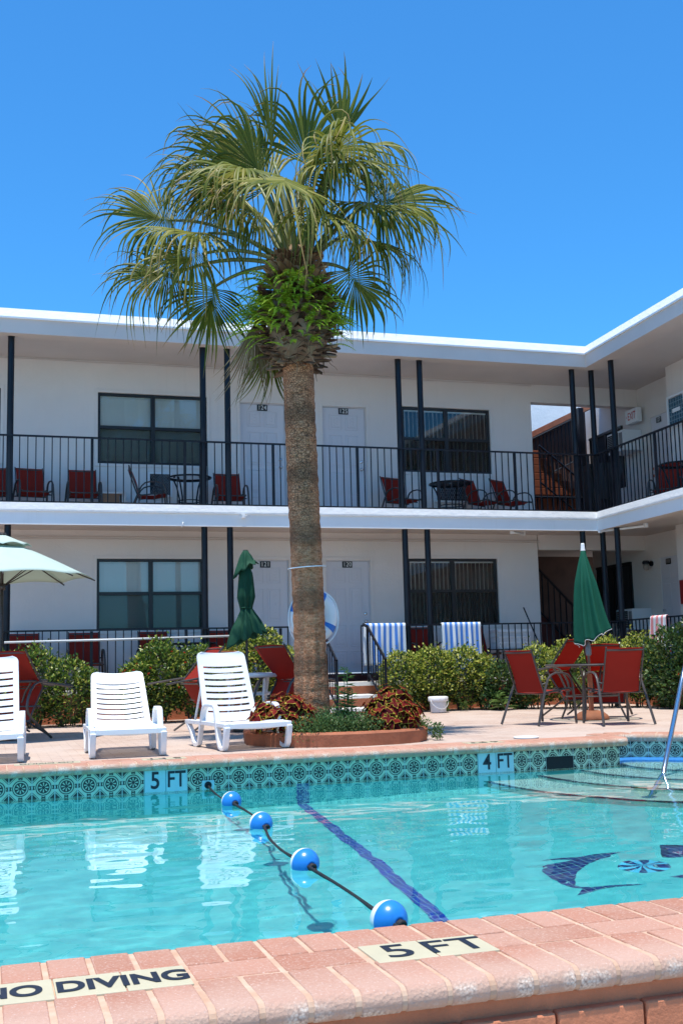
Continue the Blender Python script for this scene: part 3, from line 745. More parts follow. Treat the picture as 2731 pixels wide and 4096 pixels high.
# ------- right wing and stairwell
b = MB()
wh = [(1.08, 1.48, UF, 5.50)]
b.quad((1.832, -.24, GF), (1.832, 3.8, GF), (1.832, 3.8, 6.25), (1.832, -.24, 6.25)); b.quad((1.832, 3.8, GF), (4, 3.8, GF), (4, 3.8, 6.25), (1.832, 3.8, 6.25)); b.quad((1.46, -.24, GF), (1.832, -.24, GF), (1.832, -.24, 6.25), (1.46, -.24, 6.25)); b.quad((1.46, -15, GF), (1.46, -.24, GF), (1.46, -.24, 6.25), (1.46, -15, 6.25))
wing(b, 'wing_wall', M['stucco'])
def on_wall(u, w, d): return (1.832-d, u, w)            # wing recess wall: u along y', d towards the court
def wbox(b, u0, u1, z0, z1, d0, d1, mi=0, base=1.832): b.box(base-d1, base-d0, u0, u1, z0, z1, mi)
def wing_door(u0, u1, z0, z1, num):
    b = MB(); wbox(b, u0, u1, z0, z1, .002, .02)
    d = wing(b, 'door', M['door'], bevel=.003)
    p = MB()
    for (p0, p1) in ((.80, .935), (.47, .755), (.235, .43), (.06, .20)):
        for k in (.12, .56):
            ua = u0+(u1-u0)*k; wbox(p, ua, ua+(u1-u0)*.32, z0+(z1-z0)*p0, z0+(z1-z0)*p1, .021, .028)
    wing(p, 'door_panels', M['door'], bevel=.004, parent=d)
    f = MB()
    for q in ((u0-.05, u0-.002, z0, z1+.05), (u1+.002, u1+.05, z0, z1+.05), (u0-.002, u1+.002, z1+.002, z1+.05)): wbox(f, *q, .001, .03)
    wing(f, 'door_frame', M['stucco'], parent=d)
    h = MB()
    for zz in (z0+.93, z0+1.07): h.tube([W @ Vector((1.832-.02, u1-.09, zz)), W @ Vector((1.832-.08, u1-.09, zz))], [.028, .03], 10)
    bb_(h, 'door_handle', M['chrome'], parent=d)
    n = MB(); uc = (u0+u1)/2+.06; wbox(n, uc-.085, uc+.085, z1-.15, z1-.04, .03, .036); pl = wing(n, 'number_plate', M['plate'], parent=d)
    t = MB(); put_text(t, num, .11, Matrix(((0, 0, -1, 1.832-.038), (-1, 0, 0, uc), (0, 1, 0, z1-.095), (0, 0, 0, 1))), .006, .82); wing(t, 'number', M['letter_white'], parent=pl)
wing_door(.25, .98, UF+.06, 5.50, '127'); wing_door(.22, .95, .6, 2.70, '111')
for (u0, u1, z0, z1) in ((2.15, 3.6, 4.3, 5.55), (2.1, 3.6, 1.5, 2.68)):
    b = MB()
    wbox(b, u0, u1, z0, z1, .003, .012, 0); wbox(b, u0, u1, z1, z1+.05, .003, .05, 1)
    for q in ((u0, u0+.05, z0, z1), (u1-.05, u1, z0, z1), ((u0+u1)/2-.03, (u0+u1)/2+.03, z0, z1)): wbox(b, *q, .012, .035, 1)
    wing(b, 'window', [M['dark'], M['frame']])
b = MB(); b.box(1.425, 1.458, -.86, -.34, 5.05, 5.55, 0); b.box(1.40, 1.425, -.90, -.30, 5.01, 5.04, 1); b.box(1.40, 1.425, -.90, -.30, 5.56, 5.60, 1); b.box(1.40, 1.425, -.335, -.30, 5.04, 5.56, 1); b.box(1.40, 1.425, -.90, -.865, 5.04, 5.56, 1)
for i in range(1, 6): b.box(1.418, 1.424, -.86, -.34, 5.05+.083*i-.006, 5.05+.083*i+.006, 2); b.box(1.417, 1.4235, -.86+.087*i-.006, -.86+.087*i+.006, 5.05, 5.55, 2)
b.box(1.405, 1.415, -.74, -.48, 5.27, 5.34, 1)
M['pane_reflection'] = Mat('blue_reflection_pane', (.03, .10, .15), .15); M['pane_lead'] = Mat('pale_glazing_bar', (.18, .30, .36), .5)  # blue window reflections are put into the pane colour
wing(b, 'window', [M['pane_reflection'], M['fascia'], M['pane_lead']], label='leaded pane with painted blue reflections and a small white plate on the wing wall')
# stairwell behind the opening
b = MB()
b.quad((10.17, 24.0, UF-3), (18, 24.0, UF-3), (18, 24.0, 3.2), (10.17, 24.0, 3.2)); b.quad((10.17, FY+.2, GF), (10.17, 24, GF), (10.17, 24, 3.2), (10.17, FY+.2, 3.2))
b.quad((10.9, 22.6, 3.2), (13.4, 22.6, 3.2), (13.4, 22.6, 6.72), (10.9, 22.6, 5.53))
bb_(b, 'stairwell_wall', M['stair_shade_brown'])  # dark backing added; its brown stands in for the stairwell's shade
b = MB(); b.box(9.9, 14.2, 19.9, 21.2, 6.215, 6.42); bb_(b, 'added_stairwell_roof', M['soffit'])  # roof added to darken the stairwell, cut short so sun reaches the steps
b = MB(); b.add([(10.9, 22.58, 5.53), (13.4, 22.58, 6.72), (13.4, 22.5, 6.72), (10.9, 22.5, 5.53), (10.9, 22.5, 5.40), (13.4, 22.5, 6.59)], [(0, 1, 2, 3), (3, 2, 5, 4)])
bb_(b, 'stair_coping', M['terra'])
def slope_rail(x0, x1, y, zf, h, name, step=.095):
    b = MB(); n = int((x1-x0)/step)
    b.tube([(x0, y, zf(x0)+h), (x1, y, zf(x1)+h)], .028, 6); b.tube([(x0, y, zf(x0)+.08), (x1, y, zf(x1)+.08)], .02, 6)
    for i in range(n+1):
        x = x0+i*step; b.box(x-.010, x+.010, y-.01, y+.01, zf(x)+.08, zf(x)+h)
    bb_(b, name, M['black'])
slope_rail(11.0, 13.0, 22.52, lambda x: 4.30+(x-10.9)*.476, 1.06, 'stair_railing')
slope_rail(10.25, 12.9, 21.75, lambda x: UF, .95, 'landing_railing', .12)
b = MB(); b.box(12.42, 12.54, 21.7, 21.82, UF, 6.3); bb_(b, 'post', M['black'])
b = MB()
for i in range(6): b.box(10.4, 12.40-.17*i, 21.95, 22.45, 4.36+.165*i, 4.36+.165*(i+1)-.004)
b.box(10.4, 12.5, 22.0, 22.45, UF, 4.355)
M['orange_steps'] = mottled('orange_step_paint', (.24, .062, .024), .15, 8, .8)
bb_(b, 'stair_flight', M['orange_steps'], bevel=.012)
slope_rail(11.5, 12.6, 21.9, lambda x: 4.55-(x-11.5)*.75, .9, 'stair_railing', .11)
slope_rail(10.3, 12.1, 20.5, lambda x: 1.62-(x-10.3)*1.0+.35, .95, 'stair_railing', .13)
b = MB(); 
for i in range(9): b.box(12.1-.24*(i+1), 12.1-.24*i, 20.6, 22.4, GF, GF+.19*(i+1))
bb_(b, 'stair_flight', M['terra_dark'], bevel=.006)

# building across the back: the sunlit white wall seen over the stair
nb = MB()
nb.quad((9.0, 25.5, 0), (22, 25.5, 0), (22, 25.5, 8.2), (9.0, 25.5, 8.2)); nb.quad((9, 25.5, 8.2), (22, 25.5, 8.2), (22, 29, 8.2), (9, 29, 8.2)); nb.quad((9, 29, 0), (9, 25.5, 0), (9, 25.5, 8.2), (9, 29, 8.2))
tag(nb.build('white_wall', M['flash']), 'bright white wall of the house behind, seen over the dark stair railing', 'wall')

# fittings on the building (each hangs on it)
b = MB(); q = MB()
def wall_thing(mb, name, mats, label, cat, smooth=False, bevel=0, group=None):
    return tag(mb.build(name, mats, None, smooth, bevel=bevel), label, cat, group)
ex = thing('exit_sign', 'white exit sign with red letters high on the wing wall', 'exit sign', tuple(W @ Vector((1.80, 1.42, 5.62))), WA)
b = MB(); b.box(-.17, -.05, -.21, .24, -.13, .16); b.box(-.05, .03, -.06, .09, -.05, .08); b.build('housing', M['white_plastic'], ex, bevel=.008)
t = MB(); put_text(t, 'EXIT', .215, Matrix(((0, 0, -1, -.173), (-1, 0, 0, -.015), (0, 1, 0, .01), (0, 0, 0, 1))), .010, .72); put_text(t, '<', .11, Matrix(((0, 0, -1, -.173), (-1, 0, 0, .195), (0, 1, 0, .01), (0, 0, 0, 1))), .006, .6); t.build('lettering', M['letter_red'], ex)
M['grille'] = mottled('grey_grille', (.22, .225, .23), .1, 30, .6)
def ac_unit(loc, rz, label, w=.68, h=.42, dep=.42):
    a = thing('air_conditioner', label, 'air conditioner', loc, rz, 'air conditioners through the walls')
    b = MB(); b.box(-w/2, w/2, -dep, 0, 0, h); b.build('casing', M['white_plastic'], a, bevel=.012)
    b = MB(); b.box(-w/2+.03, w/2-.2, -dep-.006, -dep-.0005, .04, h-.04, 0)
    for i in range(9): b.box(-w/2+.03, w/2-.2, -dep-.012, -dep-.006, .05+i*(h-.1)/9, .05+i*(h-.1)/9+.014, 1)
    b.box(w/2-.16, w/2-.04, -dep-.008, -dep-.0005, .05, h-.05, 1)
    b.build('front_grille', [M['dark'], M['grille']], a)
q = W @ Vector((1.82, 1.72, 4.93)); ac_unit(tuple(q), WA+R(-90), 'white air conditioner jutting from the upper wing wall near the exit sign')
q = W @ Vector((1.82, 1.75, 1.32)); ac_unit(tuple(q), WA+R(-90), 'white air conditioner on the lower wing wall below the lamp')
def ac_sleeve(x0, x1, z0, z1, label):
    a = thing('air_conditioner', label, 'air conditioner', ((x0+x1)/2, FY, z0), 0, 'air conditioner grilles below the upper windows')
    w, h = x1-x0, z1-z0; b = MB()
    for q in ((-w/2, -w/2+.03, 0, h), (w/2-.03, w/2, 0, h), (-w/2+.03, w/2-.03, h-.03, h), (-w/2+.03, w/2-.03, 0, .03)): b.box(q[0], q[1], -.06, -.001, q[2], q[3])
    b.build('casing', M['white_plastic'], a)
    b = MB(); b.box(-w/2+.03, w/2-.03, -.045, -.03, .03, h-.03, 1)
    n = 14
    for i in range(n):
        for (sa, sb) in ((0, 1), (1, 0)):
            xa = -w/2+.03+(w-.06)*i/n; b.tube([(xa, -.05, .03+(h-.06)*sa), (min(xa+(h-.06)*.5, w/2-.03), -.05, .03+(h-.06)*(sa+(sb-sa)*min(1, (w/2-.03-xa)/((h-.06)*.5))))], .004, 4, 0)
    b.build('front_grille', [M['grille'], M['dark']], a)
ac_sleeve(2.64, 3.06, 3.80, 4.23, 'grey mesh air conditioner grille behind the side-on chair, left upper gallery'); ac_sleeve(8.05, 8.72, 3.80, 4.16, 'grey mesh air conditioner grille behind the round table, right upper gallery')
lm = thing('wall_lamp', 'small dark wall lamp beside the lower wing door', 'lamp', tuple(W @ Vector((1.832, 1.30, 2.62))), WA)
b = MB(); b.tube([(0, 0, 0), (-.04, 0, 0)], .05, 12); b.tube([(-.04, 0, .0), (-.13, 0, .04)], .012, 6); b.lathe([(.05, .06), (.075, .03), (.07, -.01)], 14, c=(-.14, 0, 0)); b.build('bracket', M['black'], lm, 'auto')
b = MB(); b.lathe([(.055, -.01), (.062, -.08), (.04, -.13), (.001, -.14)], 14, c=(-.14, 0, 0)); b.build('lamp_shade', Mat('frosted_lamp_glass', (.35, .30, .25), .3), lm, True)
fld = thing('floodlight', 'small white double floodlight on the slab edge left of the palm', 'floodlight', (4.02, 18.2, 3.285))
b = MB(); b.box(-.03, .03, -.05, 0, -.03, .03); b.build('base', M['white_plastic'], fld)
for s in (-1, 1):
    b = MB(); b.lathe([(.010, 0), (.02, .02), (.034, .06), (.035, .065), (.001, .06)], 12); b.xf(Matrix.Translation((s*.045, -.05, 0)) @ Matrix.Rotation(R(100), 4, 'X') @ Matrix.Rotation(R(s*20), 4, 'Y')); b.build('lamp', M['white_plastic'], fld, 'auto')
b = MB(); b.tube([(3.02, 18.2, 3.17), (3.01, 18.12, 3.165), (3.0, 18.11, 3.14), (2.985, 18.11, 3.08)], .008, 8); wall_thing(b, 'drain_spout', M['white_plastic'], 'thin white drain spout under the slab edge left of the floodlight', 'pipe', True)
def tube_lamp(p0, p1, label):
    t = thing('tube_lamp', label, 'lamp', p0, 0, 'tube lamps under the upper slab'); d = Vector(p1)-Vector(p0); b = MB(); b.tube([(0, 0, 0), d], .022, 10); b.build('tube', M['fascia'], t, True)
    b = MB(); n = d.normalized()
    for k in (.02, .98): b.box(d.x*k-.03, d.x*k+.03, d.y*k-.03, d.y*k+.03, d.z*k-.03, d.z*k+.05)
    b.build('holder', M['white_plastic'], t, bevel=.005)
tube_lamp((9.02, 18.38, 3.09), (9.45, 18.75, 3.11), 'short white tube lamp under the slab above the right lower window')
tube_lamp(tuple(W @ Vector((.02, -.02, 3.10))), tuple(W @ Vector((.35, -1.15, 3.07))), 'long white tube lamp under the slab at the building corner')
b = MB(); b.box(-.03, 0, -.28, 0, -.22, .22); o = wall_thing(b, 'fire_cabinet', Mat('red_cabinet', (.32, .02, .02), .4), 'narrow red cabinet on the lower wing wall at the right edge', 'cabinet', bevel=.006); o.location = W @ Vector((1.46, -.30, 1.95)); o.rotation_euler.z = WA

# ------------------------------------------------------------------ palm
def leaf_mat(name, stops, trans=.25, rough=.45, spec=.4, tipcol=None, tip=(.8, .95)):
    m = Mat(name, stops[0][1], rough, 0, spec); c = m.ramp(m.island(), stops)
    if tipcol: c = m.mix(m.ramp(m.attr('t')+(m.noise(6, 2)-.5)*.22+(m.island()-.62)*.30, [(tip[0], (0, 0, 0)), (tip[1], (1, 1, 1))]), c, tipcol)
    m.base(c); m.translucent(c, trans); return m
M['frond'] = leaf_mat('palm_frond', [(0, (.075, .100, .010)), (.5, (.145, .165, .016)), (.85, (.24, .235, .030)), (1, (.38, .33, .08))], .36, .46, .24, (.36, .20, .075), (.74, .97))
M['frond_pale'] = leaf_mat('pale_palm_frond', [(0, (.115, .140, .016)), (.5, (.20, .215, .032)), (1, (.36, .32, .08))], .36, .46, .26, (.44, .27, .11), (.60, .95))
M['frond_dead'] = leaf_mat('dead_palm_frond', [(0, (.20, .12, .06)), (.5, (.30, .20, .10)), (1, (.40, .30, .17))], .15, .7, .2)
M['petiole'] = mottled('palm_petiole', (.13, .15, .045), .2, 6, .45)
def trunk_mat():
    m = Mat('palm_trunk', (.22, .15, .1), .9, 0, .2); x, y, z = m.xyz()
    n = m.noise(5, 5, .6); rings = ((z*9+n*3).sin()*.5+.5)
    fib = m.noise(20, 6, .72, stretch=(.7, .7, 1.9))
    c = m.ramp(fib, [(.26, (.14, .050, .022)), (.46, (.56, .235, .112)), (.72, (.80, .43, .24))])
    c = m.mix(m.ramp(rings, [(.66, (0, 0, 0)), (.95, (.6, .6, .6))]), c, (.16, .085, .048))
    c = m.mix(m.ramp(m.noise(2.2, 5), [(.54, (0, 0, 0)), (.70, (.6, .6, .6))]), c, (.22, .125, .075))
    v = m.t.nodes.new('ShaderNodeTexVoronoi'); v.feature = 'DISTANCE_TO_EDGE'; v.inputs['Scale'].default_value = 30
    mp = m.t.nodes.new('ShaderNodeMapping'); mp.inputs['Scale'].default_value = (1, 1, 1.35); m.t.links.new(m.coord(), mp.inputs[0]); m.t.links.new(mp.outputs[0], v.inputs['Vector'])
    crack = m.ramp(N(m.t, v.outputs['Distance']), [(.02, (1, 1, 1)), (.09, (0, 0, 0))])
    up = m.ramp(z, [(1.6, (0, 0, 0)), (1.0, (0, 0, 0))]) if False else m.ramp(z*.2, [(.33, (0, 0, 0)), (.52, (.8, .8, .8))])
    c = m.mix(m.mix(1., crack, up, 'MULTIPLY'), c, (.055, .032, .022)); m.base(c)
    m.bump(fib*1.2-crack*.8+rings*.5, .8, .022); return m
M['trunk'] = trunk_mat()
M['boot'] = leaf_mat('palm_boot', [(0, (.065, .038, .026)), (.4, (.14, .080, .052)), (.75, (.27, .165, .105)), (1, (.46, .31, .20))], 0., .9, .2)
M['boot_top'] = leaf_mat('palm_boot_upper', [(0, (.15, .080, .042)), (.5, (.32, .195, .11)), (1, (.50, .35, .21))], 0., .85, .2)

PX, PY = 3.35, 12.0
palm = thing('palm_tree', 'tall cabbage palm with shaggy fan leaves standing in the round planter', 'palm tree', (PX, PY, .12))
PI_ = Matrix.Translation((-PX, -PY, -.12))
tc = lambda z: (3.397-.0175*z+.008*math.sin(z*1.3), 12.0)
b = MB(); n = 72; rows = 260
def tr(u, v):
    z = .1+4.35*v; a = 2*math.pi*u; r = .173+.038*max(0, (1.1-z)/1.1)+.004*noise.noise(Vector((math.cos(a)*2.2, math.sin(a)*2.2, z*5)))+.006*noise.noise(Vector((math.cos(a)*6, math.sin(a)*6, z*16)))
    r += .0025*math.sin(z*44)+.004*noise.noise(Vector((a*9, 0, z*34)))
    x, y = tc(z); return (x+r*math.cos(a), y+r*math.sin(a), z)
b.grid(tr, n, rows); b.xf(PI_).build('trunk', M['trunk'], palm, True)
# old leaf bases
b = MB(); b2 = MB()
prof = [(4.14, .20), (4.22, .26), (4.36, .37), (4.55, .40), (4.75, .41), (4.95, .39), (5.15, .33), (5.35, .26), (5.6, .18)]
def bootr(z):
    for (z0, r0), (z1, r1) in zip(prof[:-1], prof[1:]):
        if z0 <= z <= z1: return r0+(r1-r0)*(z-z0)/(z1-z0)
    return .2
x0, y0 = tc(4.4)
core = MB(); core.lathe([(r-.07, z) for z, r in prof], 28, c=(x0, y0, 0), fn=lambda r, z, t: r*(1+.10*math.sin(t*5+z*9)))
for i in range(520):
    z = 4.14+1.35*(i/520)**.85; a = i*2.399+rnd.uniform(-.2, .2); r = bootr(z)-.055
    d = Vector((math.cos(a), math.sin(a), 0)); t = Vector((-d.y, d.x, 0)); c = Vector((x0, y0, z))+d*r
    up = (.15+1.2*(z-4.14)/1.3); dirv = (d*rnd.uniform(.7, 1.2)+Vector((0, 0, up*rnd.uniform(.2, 1)-.25))).normalized(); L = rnd.uniform(.08, .19); w = rnd.uniform(.035, .07)
    s = t*w; nrm = dirv.cross(t).normalized(); curl = rnd.uniform(.01, .035)
    pts = [c-s, c+nrm*curl, c+s, c+dirv*L*.6-s*.8, c+dirv*L*.62+nrm*curl, c+dirv*L*.6+s*.8, c+dirv*L-s*rnd.uniform(.2, .7), c+dirv*(L+rnd.uniform(-.02, .03))+nrm*curl*.7, c+dirv*L+s*rnd.uniform(.2, .7)]
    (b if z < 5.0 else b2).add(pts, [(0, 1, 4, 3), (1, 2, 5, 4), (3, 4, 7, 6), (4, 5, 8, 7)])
for i in range(150):                                      # loose fibres and roots
    z = rnd.uniform(4.2, 4.9); a = rnd.uniform(0, 6.28); r = bootr(z)+.0; p = Vector((x0+r*math.cos(a), y0+r*math.sin(a), z)); pts = [p]
    d = Vector((rnd.uniform(-1, 1), rnd.uniform(-1, 1), rnd.uniform(-.9, .3))).normalized()
    for k in range(4): d = (d+Vector((jit(.5), jit(.5), jit(.5)-.1))).normalized(); pts.append(pts[-1]+d*.05)
    b.tube(pts, [.006, .005, .004, .003, .002], 4)
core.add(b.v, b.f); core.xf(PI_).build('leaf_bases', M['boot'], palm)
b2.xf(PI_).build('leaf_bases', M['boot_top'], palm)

def frond(hub, ax, R_, droop, spread=125, nseg=46, normal=None, start=None, mat='frond', wind=(-.10, 0, 0), w0=1., costa=.22, name='frond', cut=.40, thin=1., wild=.25):
    """a costapalmate fan leaf: petiole, fused pleated fan, drooping tips"""
    hub = Vector(hub); ax = Vector(ax).normalized(); nn = Vector(normal) if normal else Vector((0, -.35, 1))
    side = ax.cross(nn); side = side.normalized() if side.length > .05 else Vector((1, 0, 0)); nn = side.cross(ax).normalized()
    b = MB(); cut = cut if droop < 1.5 else .30; st = Vector(start) if start else Vector((3.33+.10*ax.x, 12+.10*ax.y, 5.35))
    mid = (st+hub)/2+Vector((0, 0, .16*(hub-st).length+.04)); P_ = [st*(1-t)**2+mid*2*t*(1-t)+hub*t*t for t in [i/10 for i in range(11)]]
    pe = MB(); pe.tube(P_, [.030-.014*i/10 for i in range(11)], 7, sx=1.3)
    gd = Vector((0, 0, -1)); wv = Vector(wind); bunch = Vector((0, 0, 0))
    for i in range(nseg):
        q = -1+2*(i+.5)/nseg; th = R(spread)*q+jit(.015); dth = 2*R(spread)/nseg
        d = ax*math.cos(th)+side*math.sin(th); d = (d-nn*.22*abs(math.sin(th))+nn*.05).normalized()
        base = hub+ax*(costa*max(0, math.cos(th*.72))**1.5)-nn*.03*max(0, math.cos(th))
        L = R_*(.78+.22*math.cos(th*.8))*rnd.uniform(.80, 1.12); steps = 11; p = base.copy(); pn = nn.copy(); rows = []
        if i % 5 == 0: bunch = Vector((jit(1.2), jit(1.2), jit(.6)))
        dr = droop*(rnd.uniform(.4, 1.6) if rnd.random() < .72 else rnd.uniform(.05, .5)); kink = rnd.uniform(-.12, .18)*(1 if droop > 1.5 else .7); L *= .90+.22*min(1, dr/2)+rnd.uniform(-.12, .16); roll = rnd.gauss(0, .55); tw = Vector((jit(wild), jit(wild), jit(wild)*.4))*(1 if droop < 1.5 else 2.4)
        for k in range(steps+1):
            t = k/steps
            rad = (p-base).length
            wf = min(max(.012, 2*rad*math.tan(dth/2)*1.15), .058*w0) if t < cut else .058*w0*min(1, (2*R_*cut*math.tan(dth/2)*1.15)/(.058*w0))*(1-(t-cut)/(1-cut))**.85
            sd = d.cross(pn).normalized(); pn = sd.cross(d).normalized()
            if k and t > cut-.1: sd = (sd*math.cos(roll*.16)+pn*math.sin(roll*.16)).normalized(); pn = sd.cross(d).normalized()
            w = max(wf*thin, .0015)*.5; fold = w*.55
            rows.append((p-sd*w-pn*fold, p+pn*fold*.4, p+sd*w-pn*fold, t))
            g = 0 if t < cut-.16 else dr*(t-cut+.16+kink)*.78
            d = (d+(gd*g+(wv+tw+bunch)*max(0, t-.3)*.35)).normalized(); p = p+d*(L/steps)
        vs = []; at = []
        for r in rows: vs += list(r[:3]); at += [r[3]]*3
        fs = []
        for k in range(steps): fs += [(3*k, 3*k+1, 3*k+4, 3*k+3), (3*k+1, 3*k+2, 3*k+5, 3*k+4)]
        b.add(vs, fs, at=at)
    o = b.xf(PI_).build(name, M[mat], palm, True); pe.xf(PI_).build('petiole', M['petiole'] if mat != 'frond_dead' else M['frond_dead'], o, True)
F = frond
F((3.24, 12.6, 6.48), (-.70, .05, .70), 1.30, .9, 76, 40, (.0, -1, .25), wind=(-.9, 0, -.15))
F((3.18, 12.4, 6.80), (-.10, 0, 1), 1.38, .12, 14, 10, (-.3, -1, .1), wind=(-.10, 0, .1))
F((3.12, 12.5, 6.58), (-.55, -.2, .75), 1.10, 1.3, 66, 32, (-.1, -1, .4), wind=(-.8, 0, -.15))
F((3.55, 12.4, 6.72), (.10, -.1, .85), 1.05, 1.1, 74, 26, (-.1, -1, .3), wind=(-.5, 0, -.1))
F((2.32, 12.5, 5.62), (-.75, -.3, -.35), .95, 1.9, 110, 36, (.0, -.9, .5), mat='frond_pale')
F((4.00, 12.3, 6.98), (.04, 0, 1), 1.10, .22, 36, 10, (-.1, -1, .0), wind=(-.02, 0, 0), wild=.7)
F((4.02, 12.2, 7.02), (.60, -.15, .1), .92, 2.3, 115, 42, (-.2, -.5, .9))
F((3.82, 12.0, 6.78), (-.1, -.8, .15), 1.10, 2.3, 120, 44, (-.1, -.3, 1), mat='frond_pale')
F((2.66, 12.7, 6.56), (-.90, -.05, .36), 1.02, 1.5, 104, 48, (.2, -1, .35), wind=(-.30, 0, 0))
F((2.04, 12.9, 6.16), (-1, -.02, .14), .93, 1.4, 116, 50, (.1, -1, .22), wind=(-.15, 0, 0))
F((2.06, 12.8, 5.46), (-.98, -.05, -.06), .94, 1.5, 116, 50, (.0, -1, .30), wind=(-.12, 0, 0))
F((2.42, 12.6, 5.92), (-.7, -.3, -.05), 1.10, 2.4, 126, 42, (.0, -.5, .9), mat='frond_pale')
F((2.50, 12.7, 5.30), (-.15, -.1, -.75), .78, 1.2, 108, 38, (.1, -1, .2))
F((3.10, 11.60, 6.25), (-.22, -.72, -.40), 1.22, 1.9, 120, 50, (0, -.75, .6), mat='frond_pale')
F((2.84, 12.0, 6.50), (-.60, -.50, -.15), 1.15, 2.0, 122, 44, (0, -.35, 1), mat='frond_pale')
F((3.50, 11.75, 6.00), (.25, -.7, -.45), 1.05, 2.0, 118, 44, (0, -.3, 1))
F((3.72, 11.9, 6.62), (.50, -.55, -.10), 1.15, 2.1, 128, 46, (0, -.35, 1))
F((4.44, 12.3, 6.40), (.95, -.05, .20), 1.02, 1.45, 110, 44, (-.15, -.95, .45), wind=(.08, 0, 0))
F((4.12, 12.0, 6.24), (.62, -.5, -.18), 1.20, 2.2, 136, 50, (0, -.35, 1))
F((4.24, 12.5, 6.04), (.85, .2, -.05), 1.0, 2.3, 124, 42, (-.1, -.5, .85))
F((3.96, 12.1, 5.42), (.42, -.1, -.55), .78, 1.35, 122, 42, (-.1, -1, .25))
F((2.98, 12.55, 6.62), (-.78, .0, .52), 1.15, 1.35, 92, 50, (0, -1, .3), wind=(-.6, 0, -.1))
F((2.90, 12.9, 6.45), (-.6, .7, .2), 1.05, 2.1, 116, 38, (-.2, .3, 1))
F((3.42, 12.2, 6.42), (.15, -.5, .30), 1.0, 2.2, 112, 38, (-.1, -.8, .5))
F((3.02, 12.3, 6.05), (-.4, -.2, .15), 1.0, 2.2, 118, 38, (-.2, -.7, .6))
F((2.93, 12.28, 4.98), (-.12, .05, -1), .98, .25, 26, 34, (0, -1, 0), start=(3.15, 12.2, 5.0), mat='frond_dead', cut=.5)
F((3.10, 12.35, 4.75), (-.02, .1, -1), .85, .2, 42, 24, (0, -1, 0), start=(3.2, 12.25, 4.8))

# fern growing on the old leaf bases
M['fern'] = leaf_mat('fern_leaf', [(0, (.18, .30, .014)), (.5, (.36, .52, .030)), (1, (.58, .70, .075))], .35, .5, .3)
b = MB()
for i in range(290):
    a = rnd.gauss(-2.0, .95) if i % 4 else rnd.uniform(0, 6.28); z = rnd.uniform(4.58, 5.20)-(.25 if rnd.random() < .18 else 0); left = max(0, -math.cos(a))
    z -= .12*max(0, math.cos(a))
    r = bootr(z)+.01; d = Vector((math.cos(a), math.sin(a), 0)); p = Vector((x0, y0, z))+d*r
    v = (d*1.0+Vector((jit(.7), jit(.7), rnd.uniform(-.15, 1.0)))).normalized(); L = rnd.uniform(.16, .36)*(1+.35*left); steps = 13; sidev = v.cross(Vector((0, 0, 1))).normalized()
    P_ = [p]
    for k in range(steps): v = (v+Vector((0, 0, -.10))+d*.02).normalized(); P_.append(P_[-1]+v*L/steps)
    for k in range(1, steps):
        t = k/steps; w = .052*(1-t**1.6)*min(1, t*5)*rnd.uniform(.85, 1.1); f = (P_[k+1]-P_[k]).normalized(); s = f.cross(Vector((0, 0, 1))); s = s.normalized() if s.length > .1 else sidev; n = s.cross(f)
        for sg in (-1, 1):
            q = P_[k]; tip = q+s*sg*w+f*.010-n*.006; hw = f*(L/steps*.40)
            b.add([q-hw, q+s*sg*w*.6-hw*.9, tip, q+s*sg*w*.6+hw*.9, q+hw], [(0, 1, 3, 4), (1, 2, 3)])
    b.tube([P_[0], P_[5], P_[10], P_[-1]], .0025, 4)
o = b.build('fern', M['fern']); tag(o, 'bright green fern growing round the old leaf bases of the palm', 'fern')

# ------------------------------------------------------------------ planter and its plants
pl = thing('planter', 'low terracotta planter ring round the foot of the palm', 'planter', (3.55, 12.0, 0))
ring = [(2.66, 12.0), (2.78, 11.62), (2.98, 11.33), (3.33, 11.14), (3.70, 11.09), (4.08, 11.13), (4.34, 11.24), (4.52, 11.47), (4.60, 11.8), (4.55, 12.3), (4.2, 12.75), (3.6, 12.95), (3.0, 12.75), (2.72, 12.4)]
ctr = Vector((3.6, 12.0, 0)); b = MB(); n = len(ring); prof = [(0, -.01), (.012, .115), (-.004, .135), (-.10, .137), (-.115, .10)]
def rp(i, o, z):
    p = Vector((*ring[i % n], 0)); d = (p-ctr).normalized(); return p+d*o+Vector((0, 0, z))-Vector((3.55, 12, 0))
for i in range(n):
    for k in range(4):
        sub = 4
        for s in range(sub):
            def q(o, z, f): return rp(i, o, z)*(1-f)+rp(i+1, o, z)*f
            (o0, z0), (o1, z1) = prof[k], prof[k+1]; b.quad(q(o0, z0, s/sub), q(o0, z0, (s+1)/sub), q(o1, z1, (s+1)/sub), q(o1, z1, s/sub))
b.build('wall', M['terra'], pl)
b = MB(); b.add([rp(i, -.1, .10) for i in range(n)], [tuple(range(n))]); b.build('soil', mottled('soil', (.05, .035, .025), .3, 20, .95), pl)

